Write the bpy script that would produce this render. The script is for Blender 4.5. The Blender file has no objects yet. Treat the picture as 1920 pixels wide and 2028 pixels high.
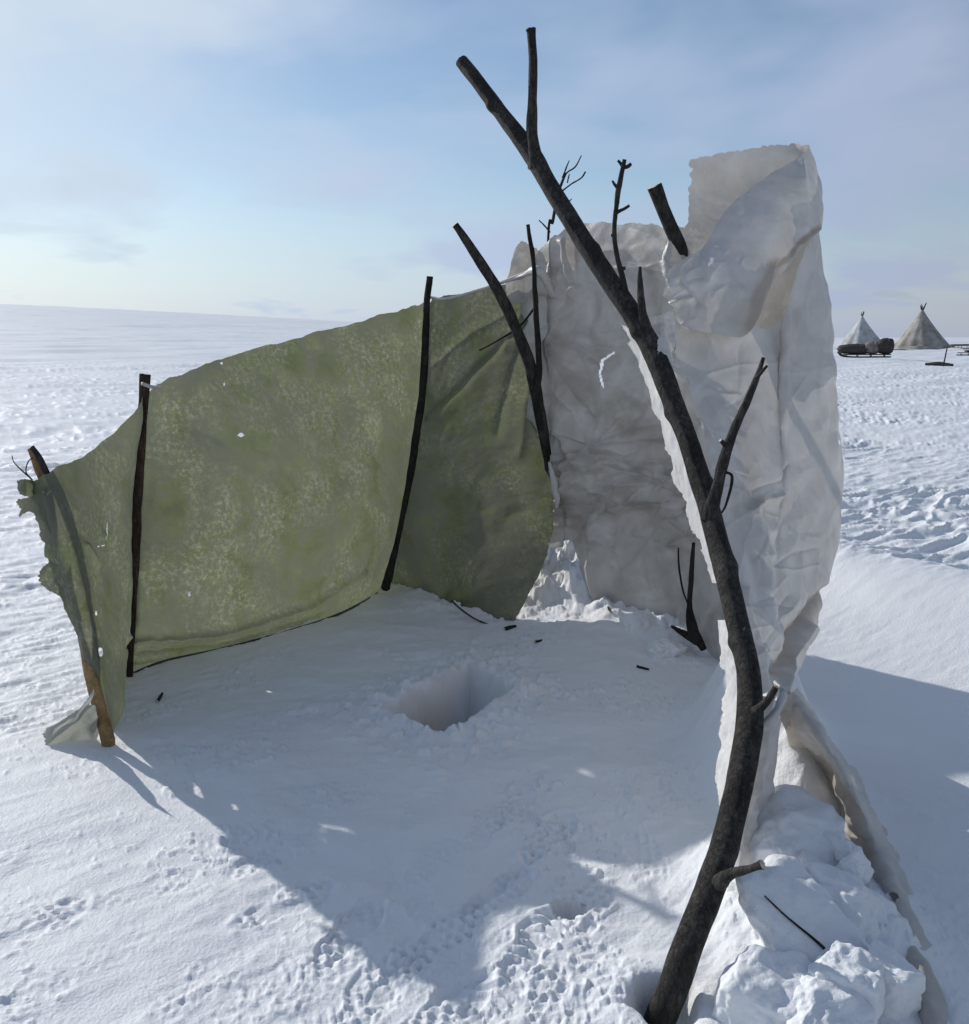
import bpy, math, random
import numpy as np
from mathutils import Vector

# ------------------------------------------------------------------ basics
scene = bpy.context.scene
COL = scene.collection
CAM_H = 1.55
F = 1800.0
CX, CY = 960.0, 1014.0
PITCH = math.atan((CY - 668.0) / F)
SP, CP = math.sin(PITCH), math.cos(PITCH)
SUN_EL = math.radians(26.3)
SUN_AZ = math.radians(-47.0)           # left of the view direction
SUN = Vector((math.sin(SUN_AZ) * math.cos(SUN_EL), math.cos(SUN_AZ) * math.cos(SUN_EL), math.sin(SUN_EL)))


def ray(px, py):
    x = (px - CX) / F
    y = (py - CY) / F
    return x, CP - y * SP, SP + y * CP          # right, forward, down


def P(px, py, Y):
    x, f, d = ray(px, py)
    t = Y / f
    return np.array((x * t, Y, CAM_H - d * t))


def G(px, py, z=0.0):
    x, f, d = ray(px, py)
    t = (CAM_H - z) / d
    return np.array((x * t, f * t, z))


def W(p):
    if p[2] is None:
        return G(p[0], p[1])
    if isinstance(p[2], tuple):                 # (height,): the point at that height above the snow
        return G(p[0], p[1], p[2][0])
    return P(p[0], p[1], p[2])


# ------------------------------------------------------------------ noise
_rng = np.random.RandomState(7)
_perm = np.concatenate([_rng.permutation(256)] * 3)
_gr = _rng.normal(size=(256, 3))
_gr /= np.linalg.norm(_gr, axis=1)[:, None]


def perlin(x, y, z=0.0):
    x, y, z = np.broadcast_arrays(np.asarray(x, float), np.asarray(y, float), np.asarray(z, float))
    xi = np.floor(x).astype(int); yi = np.floor(y).astype(int); zi = np.floor(z).astype(int)
    xf = x - xi; yf = y - yi; zf = z - zi
    xi &= 255; yi &= 255; zi &= 255
    fade = lambda t: t * t * t * (t * (t * 6 - 15) + 10)
    u, v, w = fade(xf), fade(yf), fade(zf)
    flat = np.all(zf == 0)
    out = 0
    for dz in ((0,) if flat else (0, 1)):
        wz = 1.0 if flat else (w if dz else 1 - w)
        for dy in (0, 1):
            wy = v if dy else 1 - v
            for dx in (0, 1):
                wx = u if dx else 1 - u
                g = _gr[_perm[_perm[_perm[xi + dx] + yi + dy] + zi + dz]]
                out = out + wx * wy * wz * (g[..., 0] * (xf - dx) + g[..., 1] * (yf - dy) + g[..., 2] * (zf - dz))
    return out


def fbm(x, y, z=0.0, octv=4, gain=0.5):
    s = 0; a = 1.0
    for i in range(octv):
        s = s + a * perlin(x * 2 ** i + 17.3 * i, y * 2 ** i - 9.1 * i, z * 2 ** i)
        a *= gain
    return s


def sstep(a, b, x):
    t = np.clip((x - a) / (b - a), 0, 1)
    return t * t * (3 - 2 * t)


# ------------------------------------------------------------------ objects
def tag(o, label=None, cat=None, group=None, kind=None):
    if label: o['label'] = label
    if cat: o['category'] = cat
    if group: o['group'] = group
    if kind: o['kind'] = kind
    return o


def thing(name, label, cat, loc=(0, 0, 0), group=None):
    o = bpy.data.objects.new(name, None)
    o.empty_display_size = 0.1
    o.location = tuple(float(v) for v in loc)
    COL.objects.link(o)
    return tag(o, label, cat, group)


def mesh_obj(name, verts, faces, mats, parent=None, smooth=True, mat_idx=None, origin=None):
    verts = np.asarray(verts, dtype=np.float64)
    off = np.array(parent_loc(parent)) if parent is not None else np.array(origin if origin is not None else (0, 0, 0), float)
    verts = verts - off
    me = bpy.data.meshes.new(name)
    if isinstance(faces, np.ndarray) and faces.ndim == 2:
        n = faces.shape[1]
        me.vertices.add(len(verts)); me.vertices.foreach_set('co', verts.ravel())
        me.loops.add(faces.size); me.loops.foreach_set('vertex_index', faces.ravel().astype(np.int32))
        me.polygons.add(len(faces))
        me.polygons.foreach_set('loop_start', np.arange(0, faces.size, n, dtype=np.int32))
        me.update(calc_edges=True)
    else:
        me.from_pydata([tuple(v) for v in verts], [], [tuple(f) for f in faces])
        me.update()
    me.validate()
    if not isinstance(mats, (list, tuple)): mats = [mats]
    for m in mats: me.materials.append(m)
    if mat_idx is not None:
        me.polygons.foreach_set('material_index', np.asarray(mat_idx, dtype=np.int32))
    me.polygons.foreach_set('use_smooth', np.full(len(me.polygons), smooth))
    o = bpy.data.objects.new(name, me)
    COL.objects.link(o)
    if parent is not None:
        o.parent = parent
    else:
        o.location = tuple(off)
    return o


def parent_loc(p):
    l = Vector((0, 0, 0))
    while p is not None:
        l = l + p.location
        p = p.parent
    return l


# ------------------------------------------------------------------ materials
def new_mat(name):
    m = bpy.data.materials.new(name)
    m.use_nodes = True
    nt = m.node_tree
    for n in list(nt.nodes): nt.nodes.remove(n)
    out = nt.nodes.new('ShaderNodeOutputMaterial')
    return m, nt, out


def N(nt, typ, **kw):
    n = nt.nodes.new(typ)
    for k, v in kw.items():
        if k.startswith('i_'):
            n.inputs[k[2:].replace('_', ' ')].default_value = v
        else:
            setattr(n, k, v)
    return n


def noise_n(nt, scale, detail=4, rough=0.55, vec=None, dist=0.0):
    n = N(nt, 'ShaderNodeTexNoise')
    n.inputs['Scale'].default_value = scale
    n.inputs['Detail'].default_value = detail
    n.inputs['Roughness'].default_value = rough
    n.inputs['Distortion'].default_value = dist
    if vec is not None: nt.links.new(vec, n.inputs['Vector'])
    return n


def ramp(nt, fac, stops):
    r = N(nt, 'ShaderNodeValToRGB')
    el = r.color_ramp.elements
    while len(el) < len(stops): el.new(0.5)
    for e, (p, c) in zip(el, stops):
        e.position = p
        e.color = (c[0], c[1], c[2], 1) if not isinstance(c, (int, float)) else (c, c, c, 1)
    nt.links.new(fac, r.inputs['Fac'])
    return r


def mixc(nt, fac, a, b, mode='MIX'):
    m = N(nt, 'ShaderNodeMix', data_type='RGBA', blend_type=mode)
    for sock, v in ((m.inputs[0], fac), (m.inputs[6], a), (m.inputs[7], b)):
        if hasattr(v, 'is_output'): nt.links.new(v, sock)
        elif isinstance(v, (int, float)): sock.default_value = v
        else: sock.default_value = (v[0], v[1], v[2], 1)
    return m.outputs[2]


def bump_n(nt, h, strength, dist):
    b = N(nt, 'ShaderNodeBump')
    b.inputs['Strength'].default_value = strength
    b.inputs['Distance'].default_value = dist
    nt.links.new(h, b.inputs['Height'])
    return b.outputs['Normal']


def objcoord(nt, scale=None):
    tc = N(nt, 'ShaderNodeTexCoord')
    v = tc.outputs['Object']
    if scale:
        mp = N(nt, 'ShaderNodeMapping')
        mp.inputs['Scale'].default_value = scale
        nt.links.new(v, mp.inputs['Vector'])
        v = mp.outputs['Vector']
    return v


def m_snow(name='snow', with_stain=False):
    m, nt, out = new_mat(name)
    v = objcoord(nt)
    n1 = noise_n(nt, 90, 3, 0.6, v)
    n2 = noise_n(nt, 420, 2, 0.5, v)
    n3 = noise_n(nt, 1.2, 3, 0.5, v)
    col = ramp(nt, n3.outputs['Fac'], [(0.3, (0.80, 0.825, 0.85)), (0.7, (0.86, 0.87, 0.88))]).outputs['Color']
    if with_stain:
        # a latrine hole: yellow-brown dirt on its walls and around
        hc = G(885, 1385)
        mp = N(nt, 'ShaderNodeVectorMath', operation='DISTANCE')
        nt.links.new(v, mp.inputs[0]); mp.inputs[1].default_value = (hc[0], hc[1], -0.30)
        r = ramp(nt, mp.outputs['Value'], [(0.20, 1.0), (0.36, 0.0)])
        nz = noise_n(nt, 9, 4, 0.6, v)
        fm = N(nt, 'ShaderNodeMath', operation='MULTIPLY')
        nt.links.new(r.outputs['Color'], fm.inputs[0]); nt.links.new(nz.outputs['Fac'], fm.inputs[1])
        col = mixc(nt, fm.outputs[0], col, (0.60, 0.51, 0.42))
    h = N(nt, 'ShaderNodeMath', operation='ADD')
    s = N(nt, 'ShaderNodeMath', operation='MULTIPLY'); s.inputs[1].default_value = 0.35
    nt.links.new(n2.outputs['Fac'], s.inputs[0])
    nt.links.new(n1.outputs['Fac'], h.inputs[0]); nt.links.new(s.outputs[0], h.inputs[1])
    b = N(nt, 'ShaderNodeBsdfPrincipled')
    nt.links.new(col, b.inputs['Base Color'])
    b.inputs['Roughness'].default_value = 0.55
    b.inputs['Specular IOR Level'].default_value = 0.25
    nt.links.new(bump_n(nt, h.outputs[0], 0.55, 0.006), b.inputs['Normal'])
    nt.links.new(b.outputs[0], out.inputs['Surface'])
    return m


def m_cloth(name, diff_stops, trans_col, trans_mix, speck=None, stain=None, bump=0.3, weave=900, scale=6.0, rough_scale=40, gloss=(0.75, 0.2)):
    m, nt, out = new_mat(name)
    v = objcoord(nt)
    n1 = noise_n(nt, scale, 6, 0.62, v, 0.4)
    col = ramp(nt, n1.outputs['Fac'], diff_stops).outputs['Color']
    if speck:
        n2 = noise_n(nt, speck[0], 7, 0.8, v, 0.0)
        f = ramp(nt, n2.outputs['Fac'], [(speck[1], 0.0), (speck[2], 1.0)]).outputs['Color']
        nb = noise_n(nt, 3.1, 2, 0.5, v)
        fb = ramp(nt, nb.outputs['Fac'], [(0.42, 0.05), (0.60, 1.0)]).outputs['Color']
        f2 = N(nt, 'ShaderNodeMath', operation='MULTIPLY')
        nt.links.new(f, f2.inputs[0]); nt.links.new(fb, f2.inputs[1])
        col = mixc(nt, f2.outputs[0], col, speck[3])
    if stain:
        n3 = noise_n(nt, stain[0], 4, 0.6, v, 1.0)
        f = ramp(nt, n3.outputs['Fac'], [(stain[1], 0.0), (stain[2], stain[4])]).outputs['Color']
        col = mixc(nt, f, col, stain[3])
    at = N(nt, 'ShaderNodeAttribute', attribute_name='stain')  # brown bands; on the rolled flap they also hold painted shade
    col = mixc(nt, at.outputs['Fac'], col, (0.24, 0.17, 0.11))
    nr = noise_n(nt, rough_scale, 5, 0.65, v)
    nw = noise_n(nt, weave, 2, 0.5, v)
    a = N(nt, 'ShaderNodeMath', operation='MULTIPLY'); a.inputs[1].default_value = 0.25
    nt.links.new(nw.outputs['Fac'], a.inputs[0])
    h = N(nt, 'ShaderNodeMath', operation='ADD')
    nt.links.new(nr.outputs['Fac'], h.inputs[0]); nt.links.new(a.outputs[0], h.inputs[1])
    nrm = bump_n(nt, h.outputs[0], bump, 0.008)
    d = N(nt, 'ShaderNodeBsdfPrincipled')
    d.inputs['Roughness'].default_value = gloss[0]
    d.inputs['Specular IOR Level'].default_value = gloss[1]
    nt.links.new(col, d.inputs['Base Color']); nt.links.new(nrm, d.inputs['Normal'])
    t = N(nt, 'ShaderNodeBsdfTranslucent')
    tc = mixc(nt, 1.0, col, trans_col, 'MULTIPLY')
    nt.links.new(tc, t.inputs['Color']); nt.links.new(nrm, t.inputs['Normal'])
    mx = N(nt, 'ShaderNodeMixShader'); mx.inputs[0].default_value = trans_mix
    nt.links.new(d.outputs[0], mx.inputs[1]); nt.links.new(t.outputs[0], mx.inputs[2])
    nt.links.new(mx.outputs[0], out.inputs['Surface'])
    return m


def m_bark(name, dark, light, scale=(30, 30, 8), bump=0.6, cracks=True):
    m, nt, out = new_mat(name)
    v = objcoord(nt, scale)
    n1 = noise_n(nt, 1.6, 8, 0.7, v, 0.8)
    v2 = objcoord(nt)
    n2 = noise_n(nt, 9, 5, 0.65, v2)
    n4 = noise_n(nt, 55, 4, 0.7, v2)
    c1 = ramp(nt, n1.outputs['Fac'], [(0.3, dark), (0.72, light)]).outputs['Color']
    col = mixc(nt, ramp(nt, n2.outputs['Fac'], [(0.40, 0.0), (0.60, 0.7)]).outputs['Color'], c1, tuple(0.5 * c for c in dark))
    col = mixc(nt, ramp(nt, n4.outputs['Fac'], [(0.56, 0.0), (0.74, 0.55)]).outputs['Color'], col, tuple(1.7 * c for c in light))
    vo = N(nt, 'ShaderNodeTexVoronoi', feature='DISTANCE_TO_EDGE')
    vs = objcoord(nt, (48, 48, 9))
    wv = noise_n(nt, 3.0, 3, 0.6, vs)
    wmix = N(nt, 'ShaderNodeVectorMath', operation='ADD'); nt.links.new(vs, wmix.inputs[0]); nt.links.new(wv.outputs['Color'], wmix.inputs[1])
    nt.links.new(wmix.outputs[0], vo.inputs['Vector']); vo.inputs['Scale'].default_value = 1.0
    ck = ramp(nt, vo.outputs['Distance'], [(0.0, 0.35), (0.09, 1.0)]).outputs['Color']
    if cracks: col = mixc(nt, ck, tuple(0.6 * c for c in dark), col)
    b = N(nt, 'ShaderNodeBsdfPrincipled')
    nt.links.new(col, b.inputs['Base Color'])
    b.inputs['Roughness'].default_value = 0.8
    b.inputs['Specular IOR Level'].default_value = 0.25
    hh = N(nt, 'ShaderNodeMath', operation='ADD')
    hk = N(nt, 'ShaderNodeMath', operation='MULTIPLY'); hk.inputs[1].default_value = 0.5 if cracks else 0.0
    nt.links.new(ck, hk.inputs[0]); nt.links.new(hk.outputs[0], hh.inputs[1]); nt.links.new(n1.outputs['Fac'], hh.inputs[0])
    nt.links.new(bump_n(nt, hh.outputs[0], bump, 0.01), b.inputs['Normal'])
    nt.links.new(b.outputs[0], out.inputs['Surface'])
    return m


def m_plain(name, c1, c2, scale=12, rough=0.8, bump=0.2):
    m, nt, out = new_mat(name)
    v = objcoord(nt)
    n1 = noise_n(nt, scale, 5, 0.6, v)
    col = ramp(nt, n1.outputs['Fac'], [(0.35, c1), (0.65, c2)]).outputs['Color']
    b = N(nt, 'ShaderNodeBsdfPrincipled')
    nt.links.new(col, b.inputs['Base Color'])
    b.inputs['Roughness'].default_value = rough
    nt.links.new(bump_n(nt, n1.outputs['Fac'], bump, 0.02), b.inputs['Normal'])
    nt.links.new(b.outputs[0], out.inputs['Surface'])
    return m


M_SNOW = m_snow('snow', True)
M_BLOCK = m_snow('block snow')
M_GREEN = m_cloth('green canvas',
                  [(0.30, (0.145, 0.158, 0.106)), (0.44, (0.182, 0.206, 0.124)), (0.52, (0.198, 0.200, 0.168)), (0.62, (0.206, 0.227, 0.143)), (0.72, (0.25, 0.25, 0.205))],
                  (0.96, 0.98, 0.78), 0.42, speck=(44, 0.48, 0.70, (0.46, 0.46, 0.39)),
                  stain=(1.9, 0.46, 0.64, (0.175, 0.180, 0.160), 0.8), bump=0.35, rough_scale=60)
M_CANVAS_LIT = m_cloth('sunlit canvas', [(0.3, (0.34, 0.35, 0.31)), (0.7, (0.50, 0.51, 0.47))], (0.9, 0.9, 0.85), 0.35, bump=0.35, rough_scale=60)  # paler copy of the green canvas, sunlight put into its colour
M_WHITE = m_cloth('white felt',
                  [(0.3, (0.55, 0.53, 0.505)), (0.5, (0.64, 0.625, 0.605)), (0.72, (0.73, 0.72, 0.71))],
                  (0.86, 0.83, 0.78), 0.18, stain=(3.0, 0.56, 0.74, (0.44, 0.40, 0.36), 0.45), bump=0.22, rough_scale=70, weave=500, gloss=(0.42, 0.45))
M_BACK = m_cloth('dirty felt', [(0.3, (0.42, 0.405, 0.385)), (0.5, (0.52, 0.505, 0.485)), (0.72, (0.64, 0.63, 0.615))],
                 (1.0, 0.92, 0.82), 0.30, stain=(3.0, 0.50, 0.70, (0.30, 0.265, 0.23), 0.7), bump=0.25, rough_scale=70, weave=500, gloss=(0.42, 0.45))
M_FELT_LIT = m_cloth('sunlit felt', [(0.3, (0.74, 0.73, 0.72)), (0.7, (0.86, 0.85, 0.84))], (1.0, 1.0, 1.0), 0.25, bump=0.4, rough_scale=46, weave=500)  # white felt again, lightened so its colour carries the sun's glare
M_BARK = m_bark('dark bark', (0.020, 0.018, 0.0165), (0.095, 0.086, 0.076), bump=0.8)
M_TWIG = m_bark('twig bark', (0.014, 0.012, 0.011), (0.05, 0.044, 0.038), bump=0.4)
M_BOARD = m_bark('weathered board', (0.035, 0.021, 0.014), (0.12, 0.078, 0.052), scale=(40, 40, 4))
M_RAW = m_bark('split wood', (0.27, 0.165, 0.07), (0.52, 0.35, 0.17), scale=(60, 60, 5), bump=0.5, cracks=False)
M_CUT = m_plain('cut wood', (0.45, 0.38, 0.28), (0.62, 0.55, 0.45), 40)
M_TENT = m_plain('tent cover', (0.20, 0.18, 0.155), (0.40, 0.38, 0.35), 0.9)
M_TENT2 = m_plain('pale tent cover', (0.33, 0.34, 0.34), (0.55, 0.56, 0.56), 0.9)
M_DARK = m_plain('dark wood', (0.02, 0.018, 0.016), (0.05, 0.045, 0.04), 6)
M_HIDE = m_plain('load cover', (0.10, 0.09, 0.08), (0.24, 0.22, 0.20), 4)
M_CORD = m_plain('cord', (0.03, 0.035, 0.025), (0.06, 0.07, 0.05), 60)


M_SMOKE, _nt, _out = new_mat('thin smoke')
_pv = N(_nt, 'ShaderNodeVolumePrincipled'); _pv.inputs['Density'].default_value = 0.12; _pv.inputs['Color'].default_value = (0.55, 0.56, 0.6, 1)
_nt.links.new(_pv.outputs[0], _out.inputs['Volume'])


# ------------------------------------------------------------------ shape helpers
def catmull(pts, n):
    """pts (k,...) -> n samples through them."""
    pts = np.asarray(pts, float)
    k = len(pts)
    ext = np.concatenate([[2 * pts[0] - pts[1]], pts, [2 * pts[-1] - pts[-2]]])
    t = np.asarray(n, float) * (k - 1) if not np.isscalar(n) else np.linspace(0, k - 1, n)
    i = np.clip(np.floor(t).astype(int), 0, k - 2)
    f = (t - i).reshape((-1,) + (1,) * (pts.ndim - 1))
    p0, p1, p2, p3 = ext[i], ext[i + 1], ext[i + 2], ext[i + 3]
    return 0.5 * ((2 * p1) + (-p0 + p2) * f + (2 * p0 - 5 * p1 + 4 * p2 - p3) * f ** 2 + (-p0 + 3 * p1 - 3 * p2 + p3) * f ** 3)


def seg_dist(px, py, poly):
    d = np.full(px.shape, 1e9)
    for (ax, ay), (bx, by) in zip(poly[:-1], poly[1:]):
        vx, vy = bx - ax, by - ay
        t = np.clip(((px - ax) * vx + (py - ay) * vy) / (vx * vx + vy * vy + 1e-9), 0, 1)
        d = np.minimum(d, np.hypot(px - ax - t * vx, py - ay - t * vy))
    return d


def grid_faces(nu, nv):
    i = np.arange(nu - 1)[:, None] * nv + np.arange(nv - 1)[None, :]
    return np.stack([i, i + nv, i + nv + 1, i + 1], -1).reshape(-1, 4)


def sheet(name, cols, nu, nv, mat, parent=None, creases=(), crumple=(0.0, 3.0), jag=(0, 0, 0, 0), jscale=14.0,
          holes=(), thick=0.005, seed=0.0, ridged=0.0, stain_shade=(), folds=None, crinkle=None):
    """cols: columns (left to right) of points (px, py, forward distance) from top to bottom. A real cloth surface
    through those points in space, crumpled and creased, with torn edges (jag: left, right, top, bottom) and thickness."""
    ctrl = np.array([[W(p) - np.array((0, 0, 0.05 if p[2] is None else 0.0)) for p in c] for c in cols])          # k,m,3 world; hems sink in the snow
    cpx = np.array([[(p[0], p[1]) for p in c] for c in cols], float)
    u = np.linspace(0, 1, nu)[:, None]; v = np.linspace(0, 1, nv)[None, :]
    el = jag[0] * np.clip(0.5 + 1.4 * fbm(v * jscale, seed + 1.7, 0, 4, 0.52), 0, 1.3)
    er = jag[1] * np.clip(0.5 + 1.4 * fbm(v * jscale, seed + 7.7, 0, 4, 0.52), 0, 1.3)
    edge = lambda t, j: np.clip(1 - t / max(0.10, 3.2 * j), 0, 1) ** 2          # the tear stays near its edge
    uu = u + el * edge(u, jag[0]) - er * edge(1 - u, jag[1])
    et = jag[2] * np.clip(0.5 + 1.4 * fbm(u * jscale * 1.6, seed + 11.7, 0, 4, 0.52), 0, 1.3)
    eb = jag[3] * np.clip(0.5 + 1.4 * fbm(u * jscale * 1.6, seed + 15.7, 0, 4, 0.52), 0, 1.3)
    vv = v + et * edge(v, jag[2]) - eb * edge(1 - v, jag[3])
    uu = np.clip(uu, 0, 1); vv = np.clip(vv, 0, 1)

    def interp(c):
        k, m = c.shape[:2]
        # bilinear lookup of a finely resampled spline surface
        A = catmull(c, 8 * nu)                              # along u
        A = catmull(np.swapaxes(A, 0, 1), 4 * nv)           # along v -> (4nv, 8nu, d)
        U = uu * (A.shape[1] - 1); V = vv * (A.shape[0] - 1)
        ui = np.clip(U.astype(int), 0, A.shape[1] - 2); vi = np.clip(V.astype(int), 0, A.shape[0] - 2)
        fu = (U - ui)[..., None]; fv = (V - vi)[..., None]
        return (A[vi, ui] * (1 - fu) + A[vi, ui + 1] * fu) * (1 - fv) + (A[vi + 1, ui] * (1 - fu) + A[vi + 1, ui + 1] * fu) * fv
    Pw = interp(ctrl); Q = interp(cpx)
    px, py = Q[..., 0], Q[..., 1]
    du = np.gradient(Pw, axis=0); dv = np.gradient(Pw, axis=1)
    nrm = np.cross(du, dv); nrm /= np.linalg.norm(nrm, axis=-1, keepdims=True) + 1e-9
    side = np.sign(np.sum(nrm * (np.array((0, 0, CAM_H)) - Pw), axis=-1).mean()) or 1.0
    nrm *= side
    x, y, z = Pw[..., 0], Pw[..., 1], Pw[..., 2]
    amp, sc = crumple
    disp = amp * fbm(x * sc + seed, (z + 0.6 * y) * sc, (y + seed) * sc * 0.8, 4, 0.55)
    if ridged:
        r = 1 - np.abs(2.2 * fbm(x * sc * 1.3 + 5 + seed, (z + 0.5 * y) * sc * 1.3, y * sc, 3, 0.5))
        disp = disp + ridged * np.clip(r, 0, 1) ** 4
    if crinkle:                                                 # stiff crumpled cloth: sharp-edged facets from folded triangle waves
        ck = np.random.RandomState(int(seed * 7) + 3)
        uu2 = np.stack([x + 0.5 * y, z + 0.2 * y], -1)
        for lam in crinkle[1]:
            for _ in range(3):
                a_ = ck.uniform(0, math.pi); o1, o2 = ck.uniform(0, 50, 2)
                t_ = (uu2[..., 0] * math.cos(a_) + uu2[..., 1] * math.sin(a_)) / lam + 0.55 * fbm(x / lam * 0.8 + o1, z / lam * 0.8, y / lam * 0.4, 2) + o2
                tri = np.abs((t_ % 1.0) * 2 - 1) - 0.5
                msk = sstep(-0.10, 0.30, perlin(x / lam * 0.45 + o2, z / lam * 0.45 + o1, y / lam * 0.3))
                disp = disp + crinkle[0] * lam * tri * msk
    for cr in creases:
        poly, w, h = cr[:3]
        d = seg_dist(px + 5 * perlin(py / 37, seed + 3.3), py + 5 * perlin(px / 31, seed), poly)
        disp = disp + h * np.exp(-(d / w) ** 1.4)
    if folds:                                                   # sharp folds: (count, box, direction deg, spread, length, width, height)
        fr = random.Random(int(seed * 100))
        for fo in (folds if isinstance(folds[0], tuple) else (folds,)):
            bx = fo[1]
            for _ in range(fo[0]):
                qx, qy = fr.uniform(bx[0], bx[2]), fr.uniform(bx[1], bx[3])
                an = math.radians(fr.gauss(fo[2], fo[3])); ln = fo[4] * fr.uniform(0.4, 1.3)
                bend = fr.uniform(-0.25, 0.25) * ln
                poly = [(qx - math.cos(an) * ln / 2, qy + math.sin(an) * ln / 2), (qx + math.sin(an) * bend * 0.5, qy + math.cos(an) * bend * 0.5), (qx + math.cos(an) * ln / 2, qy - math.sin(an) * ln / 2)]
                d = seg_dist(px, py, poly)
                disp = disp + fo[6] * fr.choice((-1, 1, 1)) * fr.uniform(0.4, 1.0) * np.exp(-(d / (fo[5] * fr.uniform(0.6, 1.5))))
    Pw = Pw + nrm * disp[..., None]
    faces = grid_faces(nu, nv)
    if holes:
        fx = px.ravel()[faces].mean(1); fy = py.ravel()[faces].mean(1)
        keep = np.ones(len(faces), bool)
        for h in holes:
            if isinstance(h[0], list):
                poly, w = h
                keep &= seg_dist(fx + 3 * perlin(fy / 12, 2.2), fy, poly) > w * (0.8 + 0.6 * perlin(fx / 9, fy / 9))
            else:
                hx, hy, rx, ry = h
                q = np.hypot((fx - hx) / rx, (fy - hy) / ry) + 0.5 * perlin(fx / (rx + 2), fy / (ry + 2), 0.5)
                keep &= q > 1
        faces = faces[keep]
    V = Pw.reshape(-1, 3)
    used = np.unique(faces); rm = np.full(len(V), -1); rm[used] = np.arange(len(used))
    o = mesh_obj(name, V[used], rm[faces], mat, parent)
    if stain_shade:
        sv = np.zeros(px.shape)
        for poly, w_, a_ in stain_shade:
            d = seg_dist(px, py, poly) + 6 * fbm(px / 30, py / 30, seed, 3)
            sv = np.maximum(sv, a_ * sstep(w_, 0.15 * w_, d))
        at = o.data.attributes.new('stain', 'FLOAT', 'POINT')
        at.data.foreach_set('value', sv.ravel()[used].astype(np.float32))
    if thick:
        sm = o.modifiers.new('thickness', 'SOLIDIFY')
        sm.thickness = thick; sm.offset = 0
    return o


def limb(name, pts, mats, parent=None, seg=60, sides=14, rough=0.10, seed=0.0, caps=(True, True), knots=(), flat=1.0, world=False, origin=None, cutmat=True):
    """pts: (px, py, forward distance or None for the ground, width in px) or, with world=True, (x, y, z, radius)."""
    if world:
        C = np.array([p[:3] for p in pts], float); R = np.array([p[3] for p in pts], float)
    else:
        C = np.array([W(p) for p in pts])
        dep = C[:, 1] * CP + (CAM_H - C[:, 2]) * SP
        R = np.array([p[3] for p in pts], float) * 0.5 * dep / F
    S = catmull(np.concatenate([C, R[:, None]], 1), seg)
    c, r = S[:, :3], np.maximum(S[:, 3], 0.0004)
    t = np.gradient(c, axis=0); t /= np.linalg.norm(t, axis=1)[:, None] + 1e-12
    ref = np.array((0.13, 1.0, 0.21)); ref /= np.linalg.norm(ref)
    a = np.cross(t, ref); a /= np.linalg.norm(a, axis=1)[:, None]
    b = np.cross(t, a)
    th = np.linspace(0, 2 * math.pi, sides, endpoint=False)
    L = np.concatenate([[0], np.cumsum(np.linalg.norm(np.diff(c, axis=0), axis=1))])
    lr = L[:, None] / (r.mean() * 5)
    nz = fbm(np.cos(th)[None] * 0.9 + seed, np.sin(th)[None] * 0.9 + seed * 2, lr, 3, 0.55)
    nz2 = perlin(np.zeros((1, 1)) + seed * 3.1, np.zeros((1, 1)), lr * 0.7)
    rr = r[:, None] * (1 + rough * 1.6 * nz + rough * 1.2 * nz2)
    for kt, kw, kh, ka in knots:
        dl = (L / L[-1] - kt)[:, None] / kw
        rr = rr * (1 + kh * np.exp(-dl ** 2) * np.exp(-((np.angle(np.exp(1j * (th[None] - ka)))) / 0.7) ** 2))
    V = c[:, None] + a[:, None] * (np.cos(th) * 1.0)[None, :, None] * rr[..., None] + b[:, None] * (np.sin(th) * flat)[None, :, None] * rr[..., None]
    # slow wobble of the axis
    wob = 0.35 * rough * r.mean() * 6
    V += (a * (wob * perlin(lr[:, 0] * 0.35, seed))[:, None] + b * (wob * perlin(lr[:, 0] * 0.35, seed + 9))[:, None])[:, None]
    V = V.reshape(-1, 3)
    i = np.arange(seg - 1)[:, None] * sides; j = np.arange(sides)[None]; j2 = (j + 1) % sides
    faces = [tuple(f) for f in np.stack([i + j, i + j2, i + sides + j2, i + sides + j], -1).reshape(-1, 4)]
    mi = [0] * len(faces)
    V = list(V)
    for e, base, tt in ((0, 0, -1), (1, (seg - 1) * sides, 1)):
        if not caps[e]: continue
        ring = list(range(base, base + sides))
        pv = [V[k] for k in ring]; cen = np.mean(pv, axis=0)
        base2 = len(V)
        rnd = random.Random(int(seed * 10) + e)
        for k in range(sides):                                   # a duplicated ring keeps the cut edge crisp
            V.append(pv[k] * 0.96 + cen * 0.04 + t[-1 if e else 0] * tt * r[-1 if e else 0] * rnd.uniform(0.02, 0.18))
        V.append(cen + t[-1 if e else 0] * tt * r[-1 if e else 0] * 0.12)
        ci = len(V) - 1
        for k in range(sides):
            k2 = (k + 1) % sides
            faces.append((ring[k], ring[k2], base2 + k2, base2 + k)); mi.append(0)
            faces.append((base2 + k, base2 + k2, ci)); mi.append(1 if (cutmat and len(mats) > 1) else 0)
    o = mesh_obj(name, np.array(V), faces, mats, parent, True, mi, origin)
    return o


exec_later = []

# ------------------------------------------------------------------ the snow field
HOLE = [G(762, 1402)[:2], G(930, 1322)[:2], G(1012, 1368)[:2], G(880, 1452)[:2]]
POLE_BASE = G(1316, 1992)


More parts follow.
